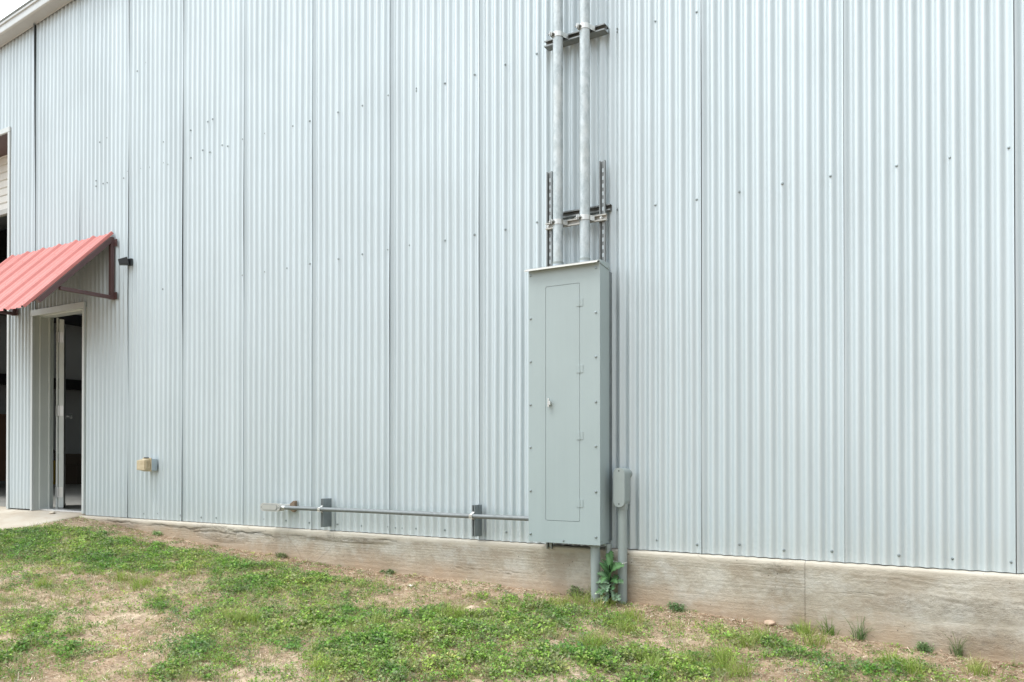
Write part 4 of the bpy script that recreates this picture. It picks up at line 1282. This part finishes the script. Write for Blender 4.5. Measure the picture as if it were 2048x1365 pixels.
ct = []
for px, py in tuft:
    for _ in range(5):
        p = ground_at(px + random.uniform(-16, 16), py + random.uniform(-6, 6)); ct.append((p.x, p.y, p.z))
ct = np.array(ct)
B2 = blades(ct, 26, .028 + 0 * ct[:, 0], .06 + .05 * rng.uniform(0, 1, len(ct)), .0032, GB[:3], .5, 4)
V, Fc, C_ = merge([B1, B2])
gg = build_np('grass', V, Fc, M['leafy'], colors=C_); tag(gg, 'short green grass blades and tufts among the weeds', 'grass', kind='stuff')
print('grass faces', len(Fc))
# dry straw and litter: everywhere, thickest by the wall
cand = candidates(150000); d = field(cand); dist = FY - cand[:, 1]
pr = np.clip(1.0 - d * .9, .1, 1) * (.45 + .55 * np.exp(-(dist / .35) ** 2))
cl_ = cand[rng.uniform(0, 1, len(cand)) < pr * .85]
N = len(cl_); az_ = rng.uniform(0, 2 * np.pi, N); L = rng.uniform(.008, .055, N) * rng.uniform(.5, 1, N); w = rng.uniform(.0008, .0022, N)
H = np.stack([np.cos(az_), np.sin(az_), rng.normal(0, .22, N)], 1); S = np.stack([-np.sin(az_), np.cos(az_), rng.normal(0, .4, N)], 1)
p0 = cl_.copy(); p0[:, 2] += .003 + np.abs(rng.normal(0, .005, N)); p0[:, 1] = np.minimum(p0[:, 1], FY - .03)
V = np.stack([p0 - S * w[:, None], p0 + S * w[:, None], p0 + H * L[:, None] + S * w[:, None] * .6, p0 + H * L[:, None] - S * w[:, None] * .6], 1)
V[:, :, 1] = np.minimum(V[:, :, 1], FY - .006)
V = V.reshape(-1, 3); b_ = np.arange(N) * 4; Fc = np.stack([b_, b_ + 1, b_ + 2, b_ + 3], 1)
SP = np.array([(.46, .36, .24), (.58, .49, .36), (.28, .19, .12), (.34, .25, .17), (.17, .115, .075), (.66, .58, .45), (.24, .16, .10)])
st = build_np('straw_litter', V, Fc, M['straw'], colors=np.repeat(tints(N, SP, .2), 4, 0)); tag(st, 'dry straw and dead stems strewn along the foot of the foundation', 'litter', kind='stuff')


def stone(p, r, seed, label, matk, sq=.6, sunk=.3):
    bm = bmesh.new(); bmesh.ops.create_icosphere(bm, subdivisions=3, radius=1.0)
    for v in bm.verts:
        n_ = 1 + .28 * noise.noise(v.co * 1.3 + Vector((seed, 0, 0))) + .12 * noise.noise(v.co * 3.1 + Vector((0, seed, 0)))
        v.co = Vector((v.co.x * r * 1.25 * n_, v.co.y * r * n_, v.co.z * r * sq * n_))
    me = bpy.data.meshes.new('stone'); bm.to_mesh(me); bm.free()
    for f in me.polygons: f.use_smooth = True
    o = bpy.data.objects.new('stone', me); COL.objects.link(o); me.materials.append(M[matk])
    o.location = (p.x, p.y, p.z + r * sq * (1 - sunk * 1.2)); o.rotation_euler = (0, 0, seed)
    tag(o, label, 'stone', 'loose stones on the soil'); return o


stone(ground_at(945, 1222), .045, 1.2, 'largest tan stone half buried in the bare patch left of the cabinet pipes', 'stone', .55, .6)
stone(ground_at(822, 1173), .022, 2.2, 'small white stone on the straw strip below the level conduit', 'palestone', .4)
stone(ground_at(1547, 1243), .028, 3.1, 'rounded pinkish stone against the foot of the foundation at the right', 'stone', .6)
stone(ground_at(1130, 1262), .014, 4.1, 'tiny pinkish stone in the weeds in front of the cabinet', 'stone', .7)
p = P(306, 1032, -.2); d_ = None
for yy2 in np.arange(.0, -2, -.01):
    p = P(105, 1027.5, float(yy2))
    if p.z >= .012 + .14 * float(yy2): break
b = stone(Vector((p.x, p.y, 0.012 + .14 * p.y)), .028, 5.5, 'pale crumb of rubble lying on the concrete slab by the door', 'palestone', .5, 0.1)
for i in range(60):
    pass
# gravel: uncountable small grit
cand = candidates(2600); N = len(cand); d = field(cand); cand = cand[d < .5]; N = len(cand)
ico = np.array([(0, 0, 1), (.9, 0, .1), (.28, .85, .1), (-.72, .53, .1), (-.72, -.53, .1), (.28, -.85, .1)]); fi = np.array([(0, 1, 2), (0, 2, 3), (0, 3, 4), (0, 4, 5), (0, 5, 1)])
s_ = rng.uniform(.0015, .006, N)[:, None, None]; jit_ = rng.uniform(.6, 1.3, (N, 6, 1))
V = (cand[:, None, :] + ico[None] * s_ * jit_ * np.array([1, 1, .7])).reshape(-1, 3)
V[:, 1] = np.minimum(V[:, 1], FY - .006)
Fc = (fi[None] + (np.arange(N) * 6)[:, None, None]).reshape(-1, 3)
gv = build_np('gravel', V, Fc, M['straw'], colors=np.repeat(tints(N, np.array([(.55, .45, .34), (.42, .32, .24), (.62, .55, .46), (.30, .22, .16)]), .15), 6, 0))
tag(gv, 'fine grit and crumbs of stone on the soil', 'gravel', kind='stuff')

# individual weeds along the foundation
def weed(px, py, r, h, kind_, label, pal, group='small weeds along the foundation'):
    p = ground_at(px, py); c_ = np.array([(p.x, p.y, p.z)])
    if kind_ == 'leafy':
        n_ = 18; h = h * .7; cs = np.repeat(c_, n_, 0); cs[:, 0] += np.clip(rng.normal(0, r * .5, n_), -r, r); cs[:, 1] -= np.abs(rng.normal(0, r * .3, n_)); cs[:, 2] = G(cs[:, 0], cs[:, 1])
        V, Fc, C_ = leaflets('w', cs, 16, np.full(n_, r * .22), np.full(n_, .012), np.full(n_, h), pal, (.2, 1.2))
        v2, f2, c2 = blades(cs, 2, np.full(n_, r * .1), np.full(n_, h), .0022, pal * .8, .35)
        V, Fc, C_ = merge([(V, Fc, C_), (v2, f2, c2)])
    else:
        cs = np.repeat(c_, 3, 0); cs[:, 0] += rng.normal(0, r * .25, 3)
        V, Fc, C_ = blades(cs, 16, np.full(3, r * .15), np.full(3, h * 1.25), .0045, pal, .75, 5)
    o = build_np('weed', V, Fc, M['leafy'], colors=C_); tag(o, label, 'weed', group)
    return o


DG = np.array([(.15, .24, .09), (.20, .29, .12), (.13, .19, .08), (.26, .33, .17)]); LG = np.array([(.14, .24, .05), (.10, .2, .045)])
weed(590, 1111, .06, .05, 'leafy', 'small dark weed at the wall foot below the left stand-off strut', DG)
weed(810, 1141, .06, .035, 'leafy', 'low dark weed at the wall foot midway between the stand-off struts', DG)
weed(1171, 1186, .05, .09, 'leafy', 'bushy green weed touching the left side of the leaning plastic pipe', DG * 1.1)
weed(1364, 1219, .07, .06, 'leafy', 'small grey green weed at the foundation right of the upright pipe', DG * 1.2)
weed(1665, 1267, .10, .09, 'grass', 'grassy tuft against the foundation, the first right of the vertical joint', LG)
weed(1725, 1275, .08, .11, 'grass', 'dark spiky tuft against the foundation beside the grassy tuft', DG)
weed(1850, 1290, .05, .06, 'leafy', 'sparse low weed spread along the foundation near the right edge', DG * 1.2)
weed(1912, 1298, .06, .11, 'grass', 'thin upright weed nearest the right edge of the photo by the foundation', DG)
weed(318, 1070, .05, .05, 'leafy', 'small pale weed at the foundation near the door slab', DG * 1.4)
weed(1595, 1254, .06, .03, 'leafy', 'low weed left of the vertical foundation joint', DG * 1.3)
weed(80, 1064, .10, .05, 'leafy', 'bright green weed at the edge of the concrete slab', LG)

# thistle between the pipes
tp = ground_at(1222, 1194); tp.y = -.19; tp.x = P(1220, 1190, -.19).x; tp.z = gz(tp.x, tp.y)
th = empty('thistle', tp); tag(th, 'tall thistle weed with jagged green leaves between the two grey pipes', 'weed')
MB().tube([(tp.x, tp.y, tp.z - .01), (tp.x + .004, tp.y - .005, tp.z + .12), (tp.x - .002, tp.y, tp.z + .25)], [.007, .006, .004], 8).build('stem', M['thistle'], th)


def thistle_leaf(base, az_, el0, L, w, droop, lobes, col, roll=0.0, fold=.25):
    side = math.cos(az_)
    roll += (.8 if side > 0 else -.8) * min(1, abs(side) * 1.3)
    L *= 1 - .2 * abs(side) * random.uniform(.5, 1.4); el0 += .25 * abs(side); w *= .9; az_ += random.uniform(-.25, .25); el0 += random.uniform(-.15, .1); droop *= 1.25; jag = [random.uniform(.6, 1.2) for _ in range(12)]; n = 40; V = []; Fc = []
    pos = Vector(base); el_ = el0; step = L / n
    rows_ = []
    for i in range(n + 1):
        f_ = i / n
        d_ = Vector((math.cos(az_) * math.cos(el_), math.sin(az_) * math.cos(el_), math.sin(el_)))
        s_ = Vector((-math.sin(az_), math.cos(az_), 0)); u_ = d_.cross(s_)
        if u_.z < 0: u_ = -u_
        s2 = s_ * math.cos(roll) + u_ * math.sin(roll)
        env = (math.sin(math.pi * min(1, f_ * .92 + .05)) ** .7) * (.35 + .65 * min(1, f_ * 2.2))
        tooth = .22 + .78 * (1 - abs(((f_ * lobes) % 1.0) * 2 - 1)) ** .9
        if lobes > 7: tooth = .48 + .52 * (1 - ((f_ * lobes) % 1.0)) ** .8
        ww = w * env * tooth * jag[int(f_ * lobes) % 12] * random.uniform(.92, 1.08) * (1 if i < n else 0)
        V += [pos - s2 * ww + u_ * ww * fold + d_ * (ww * .25), pos.copy(), pos + s2 * ww + u_ * ww * fold + d_ * (ww * .25)]
        pos = pos + d_ * step; el_ -= droop / n
    for i in range(n):
        a = i * 3; Fc += [(a, a + 1, a + 4, a + 3), (a + 1, a + 2, a + 5, a + 4)]
    V = np.array([tuple(v) for v in V])
    C_ = np.tile(np.array(col), (len(V), 1)); C_[1::3] = np.array(col) * 1.7 + .03
    V[:, 1] = np.minimum(V[:, 1], -.07)
    o = build_np('leaf', V, np.array(Fc), M['thistle'], colors=C_, smooth=True)
    o.parent = th; o.matrix_parent_inverse = Matrix.Translation(-Vector(th.location))


dk = (.03, .085, .027); md = (.045, .12, .035); gy = (.11, .18, .11); pal_ = (.24, .31, .20)
b0 = lambda h: (tp.x, tp.y - .004, tp.z + h)
# azimuths: the camera looks from (-x is left in the picture); 0 = +x right, 180 = left, 270 = to the viewer
for h, az_, el_, L, w, dr_, lb, col in (
        (.20, 95, 82, .16, .034, .5, 9, md), (.19, 5, 48, .15, .036, .9, 9, md), (.19, 250, 70, .13, .03, .9, 9, dk), (.18, 178, 55, .15, .032, .7, 9, dk), (.17, 200, 62, .13, .022, .4, 9, md),
        (.14, 330, 35, .12, .026, 1.0, 9, md), (.13, 355, 22, .13, .030, .8, 5, dk), (.13, 185, 25, .12, .034, .9, 5, gy), (.12, 290, 30, .11, .034, 1.3, 5, gy),
        (.10, 240, 20, .10, .030, 1.2, 5, gy), (.09, 320, 10, .11, .028, 1.5, 5, gy), (.07, 190, 0, .12, .026, .6, 5, pal_), (.07, 275, 0, .09, .028, 1.2, 5, gy), (.16, 270, 50, .12, .03, 1.4, 7, md),
        (.04, 205, 10, .10, .026, .6, 5, pal_), (.04, 335, 15, .11, .026, .9, 5, pal_), (.03, 265, 25, .08, .022, 1.0, 5, (.42, .36, .22)), (.16, 150, 40, .12, .03, .8, 7, dk), (.21, 140, 75, .15, .03, .5, 9, md), (.19, 40, 60, .14, .034, .7, 9, md),
        (.15, 190, 45, .13, .034, .9, 9, dk), (.11, 10, 40, .12, .034, 1.0, 7, gy), (.10, 170, 38, .12, .032, 1.1, 7, gy), (.08, 250, 35, .11, .03, 1.4, 7, dk), (.06, 345, 25, .12, .028, 1.2, 5, gy), (.12, 120, 60, .13, .036, .9, 7, dk), (.12, 60, 55, .13, .036, .9, 7, md),
        (.17, 225, 72, .15, .034, .7, 8, dk), (.15, 315, 66, .14, .034, .9, 8, md), (.07, 215, 40, .11, .034, 1.3, 5, md), (.09, 300, 50, .11, .034, 1.4, 5, dk)):
    thistle_leaf(b0(h), R(az_), R(el_), L, w, dr_, lb, col, random.uniform(-.3, .3))
